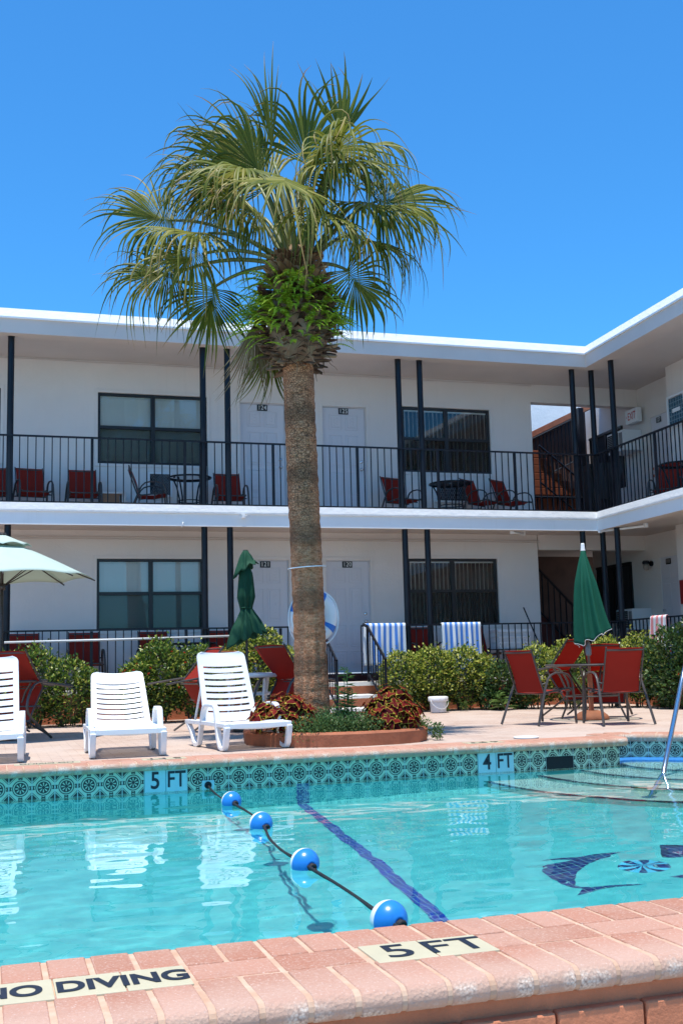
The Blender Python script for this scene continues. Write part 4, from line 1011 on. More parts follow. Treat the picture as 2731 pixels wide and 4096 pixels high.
M['coleus_in'] = leaf_mat('coleus_burgundy', [(0, (.060, .004, .006)), (.5, (.12, .007, .008)), (1, (.22, .016, .012))], .25, .75, .12)
M['coleus_rim'] = leaf_mat('coleus_rim', [(0, (.36, .30, .03)), (.5, (.50, .46, .06)), (1, (.42, .22, .03))], .25, .7, .15)
M['coleus_mid'] = leaf_mat('coleus_orange', [(0, (.15, .015, .010)), (1, (.26, .05, .016))], .25, .7, .15)
def coleus_leaf(b, p, d, up, L):
    d = d.normalized(); s = d.cross(up).normalized(); n = s.cross(d).normalized(); W_ = L*.33; outl = []; inn = []; inn2 = []
    prof = [(0, .10), (.10, .62), (.24, .95), (.36, 1.0), (.52, .82), (.68, .54), (.84, .25), (1, .01)]
    def pt(t, w): return p+d*(t*L)+s*w*W_+n*(-.30*L*t*t-.22*abs(w)*W_+.03*L*math.sin(t*20)*abs(w))
    m = len(prof); V = []
    for t, w in prof:
        for f in (-1, -.83, -.76, 0, .76, .83, 1):
            ser = 1+.07*math.sin(t*44) if abs(f) == 1 else 1
            V.append(pt(t, w*f*ser))
    o = len(b.v); b.v += V
    for i in range(m-1):
        for k in range(6):
            mi = 1 if (k in (0, 5) or i == m-2) else (2 if k in (1, 4) else 0)
            b.f.append((o+i*7+k, o+i*7+k+1, o+(i+1)*7+k+1, o+(i+1)*7+k)); b.mi.append(mi)
def coleus(cx, cy, rx, ry, h, nr, label):
    t = thing('coleus_plant', label, 'plant', (cx, cy, .1), 0, 'coleus plants in the palm planter'); b = MB(); st = MB()
    for i in range(nr):
        ph = rnd.uniform(.0, 1.0); a = i*2.399; rr = math.sqrt((i+.5)/nr); x, y = rx*rr*math.cos(a)*rnd.uniform(.75, 1.25), ry*rr*math.sin(a)*rnd.uniform(.75, 1.2); z = .04+h*math.sqrt(max(0, 1-rr*rr*.92))*rnd.uniform(.55, 1.12)
        p = Vector((x, y, z)); out = Vector((x/rx*.9, y/ry*.9, .75)).normalized()
        st.tube([(x*.25, y*.25, 0), p*.6+Vector((0, 0, .02)), p], .006, 5)
        t1 = out.orthogonal().normalized(); t2 = out.cross(t1)
        for ring_, (nl, L, tilt) in enumerate(((4, .08, .55), (5, .135, .10), (5, .155, -.35))):
            for k in range(nl):
                an = 2*math.pi*(k+.5*ring_)/nl+jit(.3)+ph; d = t1*math.cos(an)+t2*math.sin(an)+out*tilt
                coleus_leaf(b, p+out*(-.02*ring_), d+Vector((0, 0, -.18)), out+Vector((jit(.15), jit(.15), 0)), L*rnd.uniform(.8, 1.2))
    b.build('leaves', [M['coleus_in'], M['coleus_rim'], M['coleus_mid']], t); st.build('stem', M['petiole'], t)
coleus(4.13, 11.45, .37, .26, .42, 34, 'rounded burgundy and yellow coleus mound right of the palm trunk')
coleus(3.02, 11.72, .36, .30, .38, 32, 'burgundy and yellow coleus between the palm trunk and the third white lounger')
M['cover'] = leaf_mat('ground_cover_leaf', [(0, (.045, .10, .022)), (.5, (.085, .165, .045)), (1, (.17, .26, .09))], .25, .5, .35)
def leafcloud(b, ells, n, ll, lw, up=.35, shell=.55, mi=None, jitter=1.):
    """leaf-sized folded faces filling ellipsoids, denser towards the outside"""
    vol = [e[3]*e[4]+e[4]*e[5]+e[3]*e[5] for e in ells]; tot = sum(vol)
    for e, v in zip(ells, vol):
        for i in range(int(n*v/tot)):
            d = Vector((rnd.gauss(0, 1), rnd.gauss(0, 1), rnd.gauss(0, 1))).normalized(); rr = rnd.uniform(shell, 1.0)*(1+.16*noise.noise(Vector((d.x*2.3+e[0], d.y*2.3+e[1], d.z*2.3))))+(rnd.expovariate(14) if rnd.random() < .25 else 0)
            p = Vector((e[0]+d.x*e[3]*rr, e[1]+d.y*e[4]*rr, e[2]+d.z*e[5]*rr))
            if p.z < .01: continue
            f = (d*.7+Vector((jit(1)*jitter, jit(1)*jitter, up+jit(.7)))).normalized(); s = f.cross(Vector((jit(1), jit(1), rnd.uniform(.3, 1)))).normalized(); nn = s.cross(f); L = ll*rnd.uniform(.6, 1.25); w = lw*rnd.uniform(.7, 1.2)
            m = (mi(rr, d) if mi else 0)
            b.add([p, p+f*L*.45+s*w+nn*w*.3, p+f*L-nn*L*.15, p+f*L*.45-s*w+nn*w*.3], [(0, 1, 2), (0, 2, 3)], m)
b = MB(); leafcloud(b, [(3.35, 11.36, .15, .46, .19, .17), (3.72, 11.30, .16, .38, .16, .17), (3.5, 11.6, .18, .5, .3, .2), (4.48, 11.65, .12, .15, .25, .13), (4.62, 11.42, .06, .07, .1, .12)], 8500, .030, .009, .6, .3)
tag(b.build('ground_cover', M['cover']), 'small-leaved green ground cover spilling over the planter front', 'ground cover', kind='stuff')
M['lance'] = leaf_mat('lance_leaf', [(0, (.045, .12, .030)), (1, (.11, .22, .060))], .25, .45, .4)
def stalk(name, label, cat, x, y, z, stems, h, ll, lw, mat, group=None, nl=26, spread=.12):
    t = thing(name, label, cat, (x, y, z), 0, group); b = MB(); s = MB()
    for i in range(stems):
        q = Vector((jit(.05), jit(.05), 0)); d = Vector((jit(spread), jit(spread), 1)).normalized(); H = h*rnd.uniform(.65, 1.05); s.tube([q, q+d*H*.5, q+d*H], [.006, .005, .003], 5)
        for k in range(nl):
            tt = .12+.88*k/nl; p = q+d*H*tt; a = k*2.4; o = Vector((math.cos(a), math.sin(a), rnd.uniform(.1, .7))).normalized(); L = ll*rnd.uniform(.7, 1.1)*(1.1-.35*tt); sd = o.cross(Vector((0, 0, 1))).normalized()*lw
            b.add([p, p+o*L*.45+sd, p+o*L+Vector((0, 0, -.25*L)), p+o*L*.45-sd], [(0, 1, 2), (0, 2, 3)])
    b.build('leaves', mat, t); s.build('stem', mat, t); return t
stalk('milkweed', 'slender upright plant with narrow leaves in front of the palm trunk', 'plant', 3.60, 11.40, .1, 6, .70, .14, .013, M['lance'])

# ------------------------------------------------------------------ hedges and other plants
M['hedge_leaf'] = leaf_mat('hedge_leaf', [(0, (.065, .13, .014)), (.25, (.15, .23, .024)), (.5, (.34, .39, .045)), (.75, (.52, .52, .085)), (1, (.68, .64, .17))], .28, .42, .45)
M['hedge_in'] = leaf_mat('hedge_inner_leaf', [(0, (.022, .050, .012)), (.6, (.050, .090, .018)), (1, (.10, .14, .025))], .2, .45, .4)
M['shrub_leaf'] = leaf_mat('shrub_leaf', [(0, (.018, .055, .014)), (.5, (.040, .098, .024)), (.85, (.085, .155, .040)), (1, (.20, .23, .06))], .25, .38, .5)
M['ixora'] = leaf_mat('red_flower', [(0, (.45, .03, .015)), (1, (.62, .09, .03))], .3, .5)
M['twig'] = mottled('twig', (.10, .075, .05), .2, 10, .9)
def shrub(name, label, ells, n, mats, ll=.050, lw=.015, flowers=0, group=None, stems=9, tips=.45, floor=0.):
    cx = sum(e[0] for e in ells)/len(ells); cy = sum(e[1] for e in ells)/len(ells); t = thing(name, label, 'hedge' if 'hedge' in name else 'shrub', (cx, cy, 0), 0, group); T = Matrix.Translation((-cx, -cy, 0))
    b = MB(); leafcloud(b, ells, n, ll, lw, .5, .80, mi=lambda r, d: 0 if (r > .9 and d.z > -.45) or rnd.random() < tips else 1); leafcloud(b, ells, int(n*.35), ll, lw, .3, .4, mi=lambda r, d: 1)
    b.xf(T).build('foliage', mats, t); s = MB()
    for e in ells:
        for i in range(stems):
            a = rnd.uniform(0, 6.28); q = Vector((e[0]+.25*e[3]*math.cos(a), e[1]+.25*e[4]*math.sin(a), 0)); p = Vector((e[0]+.75*e[3]*math.cos(a), e[1]+.7*e[4]*math.sin(a), e[2]+e[5]*rnd.uniform(.1, .7))); s.tube([q, (q+p)/2+Vector((jit(.05), jit(.05), .05)), p], [.012, .009, .005], 5)
    s.xf(T).build('stem', M['twig'], t)
    if flowers:
        f = MB()
        for i in range(flowers):
            e = rnd.choice(ells); d = Vector((jit(1), -rnd.uniform(.2, 1), rnd.uniform(-.4, 1))).normalized(); p = Vector((e[0]+d.x*e[3]*1.03, e[1]+d.y*e[4]*1.03, e[2]+d.z*e[5]*1.03))
            for k in range(10):
                o = (d+Vector((jit(1), jit(1), jit(1)))*.9).normalized()*.022; s_ = o.cross(Vector((jit(1), jit(1), 1))).normalized()*.010; f.add([p, p+o*.6+s_, p+o*1.3, p+o*.6-s_], [(0, 1, 2), (0, 2, 3)])
        f.xf(T).build('flowers', M['ixora'], t)
    return t
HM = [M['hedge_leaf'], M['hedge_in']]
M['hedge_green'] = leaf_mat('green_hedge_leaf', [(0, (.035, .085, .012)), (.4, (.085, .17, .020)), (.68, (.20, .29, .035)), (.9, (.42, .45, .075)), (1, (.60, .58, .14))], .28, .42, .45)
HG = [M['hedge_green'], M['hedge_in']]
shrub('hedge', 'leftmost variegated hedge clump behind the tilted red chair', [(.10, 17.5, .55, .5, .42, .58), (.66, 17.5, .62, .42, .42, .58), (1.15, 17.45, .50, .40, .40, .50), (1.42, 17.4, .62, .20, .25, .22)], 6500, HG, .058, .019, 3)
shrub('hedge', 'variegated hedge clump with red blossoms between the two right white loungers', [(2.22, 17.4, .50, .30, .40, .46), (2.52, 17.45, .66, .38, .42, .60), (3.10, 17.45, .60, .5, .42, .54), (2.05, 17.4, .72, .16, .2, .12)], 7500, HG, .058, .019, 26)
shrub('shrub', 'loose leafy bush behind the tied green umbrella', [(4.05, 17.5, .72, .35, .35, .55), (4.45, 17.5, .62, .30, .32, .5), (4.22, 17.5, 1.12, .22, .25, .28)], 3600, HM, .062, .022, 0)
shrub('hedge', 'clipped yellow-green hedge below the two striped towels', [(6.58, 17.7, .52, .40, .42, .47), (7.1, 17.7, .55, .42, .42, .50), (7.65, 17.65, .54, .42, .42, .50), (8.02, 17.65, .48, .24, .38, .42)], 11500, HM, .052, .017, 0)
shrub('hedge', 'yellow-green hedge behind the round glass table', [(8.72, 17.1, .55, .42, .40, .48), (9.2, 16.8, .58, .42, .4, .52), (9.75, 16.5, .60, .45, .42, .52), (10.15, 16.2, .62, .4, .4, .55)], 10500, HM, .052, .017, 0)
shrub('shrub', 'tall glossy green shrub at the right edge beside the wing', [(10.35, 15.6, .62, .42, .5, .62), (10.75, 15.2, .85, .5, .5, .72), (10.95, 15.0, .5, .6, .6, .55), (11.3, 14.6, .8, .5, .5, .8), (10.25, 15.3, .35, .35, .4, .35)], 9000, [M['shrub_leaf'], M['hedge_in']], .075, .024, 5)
shrub('shrub', 'low green plant with orange-red blossoms between the two right hedges', [(8.15, 17.2, .42, .28, .25, .36), (8.45, 17.15, .28, .25, .22, .28), (7.98, 17.2, .18, .2, .2, .18)], 1500, [M['shrub_leaf'], M['hedge_in']], .075, .022, 5)
t = thing('flower_pot', 'terracotta window box of small plants by the tied umbrella', 'planter', (3.86, 17.95, 0.86), 0)
b = MB(); b.box(-.30, .30, -.10, .10, 0, .17); b.box(-.32, .32, -.12, .12, .17, .20); b.build('pot', M['terra'], t, bevel=.008); b = MB(); b.box(-.2, -.16, -.06, .06, -.36, 0); b.box(.16, .2, -.06, .06, -.36, 0); b.build('leg', M['black'], t); b = MB(); leafcloud(b, [(0, 0, .22, .3, .1, .09)], 260, .05, .018, .6, .3); b.build('foliage', M['hedge_leaf'], t)
t = thing('flower_pot', 'terracotta pot partly hidden by the leftmost hedge', 'planter', (.22, 17.95, .80), 0)
b = MB(); b.lathe([(.10, 0), (.15, .2), (.165, .2), (.165, .24), (.13, .24)], 20, cap=True); b.build('pot', M['terra'], t, 'auto'); b = MB(); b.box(-.12, .12, -.12, .12, -.30, 0); b.build('stand', M['black'], t)
# fan palm seedling
M['palmlet'] = leaf_mat('young_palm_leaf', [(0, (.06, .14, .03)), (1, (.20, .30, .08))], .3, .4, .5)
t = thing('young_palm', 'young fan palm with yellow-green blades behind the umbrella table', 'palm', (9.05, 16.3, 0)); b = MB(); s = MB()
for k, (hx, hz, ax) in enumerate(((-.05, .72, (-.35, -.4, .5)), (.12, .66, (.5, -.4, .2)), (-.2, .60, (-.8, -.3, .15)), (.02, .55, (0, -1, .1)))):
    h = Vector((hx, -.05, hz)); ax = Vector(ax).normalized(); sd = ax.cross(Vector((0, -.6, .8))).normalized(); s.tube([(0, 0, 0), h*.6, h], [.012, .009, .007], 5)
    for i in range(22):
        th = R(-105+210*i/21); d = ax*math.cos(th)+sd*math.sin(th); L = .42*rnd.uniform(.85, 1.1); p = [h, h+d*L*.5+Vector((0, 0, .01)), h+d*L+Vector((0, 0, -.06))]; w = d.cross(Vector((0, -1, .3))).normalized()*.011
        b.add([p[0], p[1]+w, p[2], p[1]-w], [(0, 1, 2), (0, 2, 3)])
b.build('leaves', M['palmlet'], t); s.build('stem', M['petiole'], t)
stalk('broadleaf_weed', 'small bright green broadleaf plant at the foot of the hedge by the left table chair', 'plant', 8.05, 16.85, 0, 4, .38, .26, .022, M['palmlet'], nl=9, spread=.5)
for (x, y, lab) in ((7.15, 17.15, 'tiny green weed at the hedge foot near the white bucket'), (7.42, 17.15, 'tiny green weed at the hedge foot right of the bucket')):
    stalk('weed', lab, 'plant', x, y, 0, 3, .22, .06, .011, M['palmlet'], group='weeds at the hedge foot', nl=16, spread=.2)
stalk('grass_tuft', 'thin grassy tuft beside the entrance step handrail', 'plant', 6.35, 17.3, 0, 6, .5, .22, .008, M['lance'], nl=8, spread=.5)

# ------------------------------------------------------------------ red sling chairs
def arch(s):
    x = .285*s; pts = [(x*1.06, .27, 0), (x*1.04, .262, .25), (x*1.01, .25, .47), (x, .225, .56), (x*.99, .17, .615), (x*.98, .08, .640), (x*.98, -.04, .640), (x*.99, -.13, .615), (x, -.19, .56), (x*1.03, -.25, .44), (x*1.10, -.35, .2), (x*1.17, -.43, 0)]
    return pts
def build_chair(label, loc, rz, tilt=0, group=None):
    t = thing('red_chair', label, 'chair', loc, rz, group, tilt)
    b = MB(); b.slab(lambda u, v: (-.235+.47*u, -.22+.47*v, .405+.035*v-.028*math.sin(math.pi*v)-.012*math.sin(math.pi*u)+(.0 if v < .9 else -.02*(v-.9)*10)), 8, 10, .006); b.build('seat', M['sling'], t, 'auto')
    b = MB(); b.slab(lambda u, v: (-.235+.47*u, -.225-.185*v+.03*math.sin(math.pi*v)*.6-.012*math.sin(math.pi*u), .40+.53*v), 8, 10, .006); b.build('backrest', M['sling'], t, 'auto')
    b = MB()
    for s in (-1, 1): b.tube([(.245*s, .265, .425), (.245*s, .2, .438), (.245*s, -.18, .398), (.245*s, -.225, .41), (.245*s, -.30, .60), (.245*s, -.418, .945)], .013, 8, sx=.8)
    b.tube([(-.245, .255, .412), (.245, .255, .412)], .012, 8); b.tube([(-.30, .05, .395), (.30, .05, .395)], .011, 8); b.tube([(-.298, -.20, .385), (.298, -.20, .385)], .011, 8); b.tube([(-.245, -.405, .905), (.245, -.405, .905)], .012, 8)
    for s in (-1, 1): b.tube([(.245*s, .05, .41), (.298*s, .05, .395)], .01, 6); b.tube([(.245*s, -.26, .50), (.287*s, -.21, .52)], .01, 6)
    b.build('seat_frame', M['chair_metal'], t, 'auto')
    for s in (-1, 1):
        b = MB(); b.tube(arch(s), .0135, 8, sx=1.35); b.build('leg_and_armrest', M['chair_metal'], t, 'auto')
    return t
def heading(hx, hy): return math.atan2(-hx, hy)
RC = build_chair('upright red chair seen from behind on the right of the glass table', (7.50, 12.62, 0.0), heading(.12, .99), group='red chairs round the deck tables')
def chair(label, x, y, z, h, tilt=0, scale=1, group=None):
    if tilt:
        ph = R(tilt); z += .27*math.sin(ph)*scale+.016
    return dup(RC, label, (x, y, z), heading(*h), -R(tilt), scale, group)
G1 = 'red chairs round the deck tables'; G2 = 'red chairs on the upper gallery'; G3 = 'red chairs on the lower gallery'
chair('upright red chair seen from behind on the left of the glass table', 6.82, 13.20, 0, (.95, .30), group=G1)
chair('red chair tipped forward against the glass table, left of the umbrella pole', 7.60, 14.62, 0, (.42, -.90), 60, group=G1)
chair('red chair tipped forward against the glass table, right of the umbrella pole', 8.50, 14.40, 0, (-.60, -.80), 68, group=G1)
chair('red chair tipped over the table beside the leftmost white lounger', .60, 14.75, 0, (-.60, -.80), 60, group=G1)
chair('red chair tipped over behind the other one near the leftmost hedge', .78, 15.75, 0, (-.90, -.30), 60, group=G1)
chair('sunlit red chair tipped against the white table beside the palm trunk', 3.86, 14.0, 0, (-.85, -.52), 60, group=G1)
chair('red chair tipped against the white table behind the tied umbrella', 4.10, 14.95, 0, (-.93, -.30), 60, group=G1)
chair('red chair tipped over left of the third white lounger', 2.26, 14.5, 0, (.97, .22), 60, group=G1)
for (x, y, h, lab) in ((.02, 18.98, (0, -1), 'red chair cut by the left edge on the upper gallery'), (.68, 18.95, (.18, -1), 'second red chair from the left on the upper gallery'), (1.49, 18.98, (0, -1), 'red chair beside the small wooden box on the upper gallery'),
                      (2.62, 18.98, (1, -.10), 'red chair seen from the side at the upper left table'), (3.98, 18.98, (-.02, -1), 'red chair between the paired posts left of door 124'),
                      (7.18, 18.95, (.35, -.94), 'red chair between the paired posts right of door 125'), (8.80, 19.0, (.55, -.85), 'red chair just right of the upper right round table'), (9.38, 18.95, (.50, -.87), 'red chair beside the stair opening on the upper gallery')):
    chair(lab, x, y, UF, h, 0, .93, G2)
q = W @ Vector((.85, -1.05, UF)); chair('red chair on the upper gallery of the right wing', q.x, q.y, q.z, (-.75, -.65), 0, .93, G2)
for (x, h, lab) in ((.56, (0, -1), 'leftmost red chair on the lower gallery behind the hedge'), (1.53, (0, -1), 'second red chair from the left on the lower gallery'), (2.68, (0, -1), 'red chair in front of the lower left window'), (3.86, (0, -1), 'red chair on the lower gallery behind the tied umbrella'),
                    (7.54, (0, -1), 'red chair between the two striped towels on the lower gallery'), (8.62, (.1, -1), 'red chair left of the laundry basket on the lower gallery')):
    chair(lab, x, 18.98, GF, h, 0, 1.0, G3)

# ------------------------------------------------------------------ tables
def round_table(name, label, x, y, z, rad, h, metal, top, group=None, legs=4):
    t = thing(name, label, 'table', (x, y, z), 0, group)
    b = MB(); n = 48; b.tube([(rad*math.cos(2*math.pi*k/n), rad*math.sin(2*math.pi*k/n), h-.012) for k in range(n)], .016, 8, closed=True, sx=1.2); b.build('table_rim', metal, t, 'auto')
    b = MB(); b.lathe([(rad-.01, h-.012), (rad-.01, h-.004), (.02, h-.004)], 48, cap=False); b.build('tabletop', top, t)
    for k in range(legs):
        a = 2*math.pi*(k+.5)/legs; c, s = math.cos(a), math.sin(a); b = MB()
        b.tube([(rad*.9*c, rad*.9*s, h-.03), (rad*.74*c, rad*.74*s, h*.8), (rad*.58*c, rad*.58*s, h*.5), (rad*.60*c, rad*.60*s, h*.25), (rad*.74*c, rad*.74*s, 0)], .014, 8); b.build('leg', metal, t, 'auto')
    b = MB(); r2 = rad*.58; b.tube([(r2*math.cos(2*math.pi*k/24), r2*math.sin(2*math.pi*k/24), h*.42) for k in range(24)], .010, 6, closed=True); b.build('brace_ring', metal, t, 'auto')
    return t
round_table('glass_table', 'round glass table with brown metal rim around the dark green umbrella', 7.80, 13.66, 0, .60, .735, M['chair_metal'], M['table_glass'])
round_table('round_table', 'round dark metal table beside the side-on chair, upper gallery', 3.26, 18.95, UF, .36, .72, M['black'], M['table_glass'], 'dark round gallery tables')
round_table('round_table', 'round dark metal table in front of the upper right window', 8.08, 18.9, UF, .38, .72, M['black'], M['black'], 'dark round gallery tables')
round_table('round_table', 'round dark metal table behind the hedge, lower gallery', 3.33, 18.95, GF, .36, .72, M['black'], M['black'], 'dark round gallery tables')
q = W @ Vector((.72, -1.75, UF)); round_table('round_table', 'round dark metal table at the right edge of the upper wing gallery', q.x, q.y, q.z, .36, .74, M['black'], M['table_glass'], 'dark round gallery tables')
round_table('glass_table', 'brown metal table under the open umbrella', .16, 14.75, 0, .55, .72, M['chair_metal'], M['table_glass'])
t = thing('white_table', 'white round plastic table under the tied green umbrella', 'table', (3.22, 14.4, 0))
b = MB(); b.lathe([(.44, .675), (.475, .685), (.485, .705), (.48, .725), (.40, .732), (.02, .732)], 40, cap=False); b.build('tabletop', M['resin'], t, 'auto')
for k in range(4):
    a = 2*math.pi*(k+.3)/4; c, s = math.cos(a), math.sin(a); b = MB(); b.tube([(.34*c, .34*s, .69), (.30*c, .30*s, .45), (.36*c, .36*s, 0)], [.04, .03, .028], 8, sx=.6); b.build('leg', M['resin'], t, 'auto')
b = MB(); b.lathe([(.30, .45), (.31, .47), (.30, .485), (.02, .485)], 32, cap=True); b.build('shelf', M['resin'], t, 'auto')

# ------------------------------------------------------------------ umbrellas
t = thing('closed_umbrella', 'closed bright green umbrella with white finial in the glass table', 'umbrella', (7.77, 13.66, 0))
def closedcanopy(prof, folds, amp, skew, drop, ph=0.):
    def fn(u, v):
        a = 2*math.pi*u; k = v*(len(prof)-1); i = min(int(k), len(prof)-2); f = k-i; r = prof[i][0]*(1-f)+prof[i+1][0]*f; z = prof[i][1]*(1-f)+prof[i+1][1]*f
        w = math.cos(folds*a+ph); w2 = math.cos(folds*2.0*a+1.3)
        rr = r*(1+amp*(w*.75+w2*.25)*min(1, v*2.2)); sx = skew*max(0, v-.15)**1.4
        return (rr*math.cos(a)+sx, rr*math.sin(a), z+drop*v**3*(.5+.5*w)+.10*v**3*math.cos(a+.3))
    return fn
b = MB(); fn = closedcanopy([(.022, 2.29), (.075, 2.08), (.125, 1.85), (.150, 1.62), (.172, 1.42), (.195, 1.22), (.215, 1.06)], 8, .26, .10, .05, .6); b.slab(fn, 96, 26, .004)
b.build('canopy', M['canvas_green'], t, True)
b = MB(); b.tube([fn(k/96, 1) for k in range(96)], .0055, 5, closed=True); b.build('piping', M['white_plastic'], t, True)
b = MB(); b.lathe([(.034, 2.275), (.030, 2.30), (.026, 2.37), (.018, 2.378), (.001, 2.379)], 16); b.build('finial', M['white_plastic'], t, 'auto')
b = MB(); b.tube([(0, 0, .3), (0, 0, 1.25), (.0, 0, 2.3)], .019, 12); b.build('pole', M['pole_bronze'], t, True)
b = MB(); b.lathe([(.021, .84), (.04, .86), (.042, .92), (.033, 1.0), (.021, 1.03)], 14); b.tube([(-.03, -.03, .95), (-.055, -.06, .95)], .012, 8); b.build('crank', mottled('grey_crank', (.25, .23, .22), .1, 9, .4), t, 'auto')
b = MB(); b.lathe([(.022, .30), (.034, .28), (.034, .12)], 14, cap=False); b.build('base_collar', M['terra'], t, 'auto')
b = MB(); b.lathe([(.022, .60), (.034, .58), (.034, .11), (.09, .115), (.165, .09), (.215, .05), (.232, .02), (.232, 0)], 32); b.build('base', M['terra'], t, 'auto')
t = thing('closed_umbrella', 'closed dark green umbrella tied at its middle behind the third lounger', 'umbrella', (3.21, 14.4, 0))
b = MB(); fn = closedcanopy([(.05, 2.12), (.085, 2.02), (.095, 1.85), (.10, 1.72), (.066, 1.585), (.062, 1.565), (.095, 1.50), (.160, 1.38), (.205, 1.26), (.22, 1.20)], 7, .28, 0, -.06, 0.); b.slab(fn, 90, 30, .004); b.build('canopy', M['canvas_dark'], t, True)
b = MB(); fn2 = closedcanopy([(.03, 2.325), (.06, 2.27), (.10, 2.17), (.15, 2.10)], 7, .2, 0, -.05, .5); b.slab(fn2, 70, 10, .004); b.build('vent_cap', M['canvas_dark'], t, True)
b = MB(); b.tube([(.074*math.cos(2*math.pi*k/20), .074*math.sin(2*math.pi*k/20), 1.575) for k in range(20)], .012, 6, closed=True); b.build('tie_strap', M['canvas_dark'], t, True)
b = MB(); b.lathe([(.036, 2.315), (.034, 2.335), (.001, 2.34)], 14); b.tube([(0, 0, .05), (0, 0, 2.3)], .017, 10); b.lathe([(.20, 0), (.20, .04), (.06, .09), (.03, .25)], 24); b.build('pole', M['pole_dark'], t, 'auto')
# the open one
t = thing('open_umbrella', 'open faded green umbrella with vent cap at the left edge', 'umbrella', (.155, 14.75, 0))
def canopy(u, v, r0=.22, r1=1.12, z0=2.40, z1=1.99):
    a = 2*math.pi*u; k = (u*8) % 1; s = math.cos(math.pi/8)/math.cos((k-.5)*2*math.pi/8); f = v; r = (r0+(r1-r0)*f); z = z0+(z1-z0)*(f**1.12); sag = .055*math.sin(math.pi*k)*f
    return (r*s*math.cos(a), r*s*math.sin(a), z-sag*.35+(.05*f*f*math.sin(math.pi*k)))
b = MB(); b.slab(lambda u, v: canopy(u, v), 64, 10, .004); b.build('canopy', M['canvas_pale'], t, True)
b = MB(); b.slab(lambda u, v: canopy(u, v, .02, .36, 2.545, 2.395), 64, 5, .004); b.build('vent_cap', M['canvas_pale'], t, True)
for k in range(8):
    a = 2*math.pi*k/8; r = .36
    b = MB(); b.tube([(.03*math.cos(a), .03*math.sin(a), 2.44), (1.0*math.cos(a)*1.0, math.sin(a)*1.0, 2.025), (1.15*math.cos(a), 1.15*math.sin(a), 1.965)], .009, 6); b.tube([(.03*math.cos(a), .03*math.sin(a), 1.9), (.55*math.cos(a), .55*math.sin(a), 2.20)], .007, 5); b.build('rib', M['pole_dark'], t, True)
b = MB(); b.lathe([(.02, 2.53), (.05, 2.55), (.04, 2.575), (.001, 2.58)], 14); b.build('finial', M['pole_dark'], t, 'auto')
b = MB(); b.tube([(0, 0, .02), (0, 0, 2.53)], .022, 12); b.lathe([(.045, 1.85), (.045, 1.93)], 12); b.build('pole', M['pole_dark'], t, True)
b = MB(); b.lathe([(.23, 0), (.22, .05), (.10, .10), (.03, .28)], 28); b.build('base', M['terra'], t, 'auto')

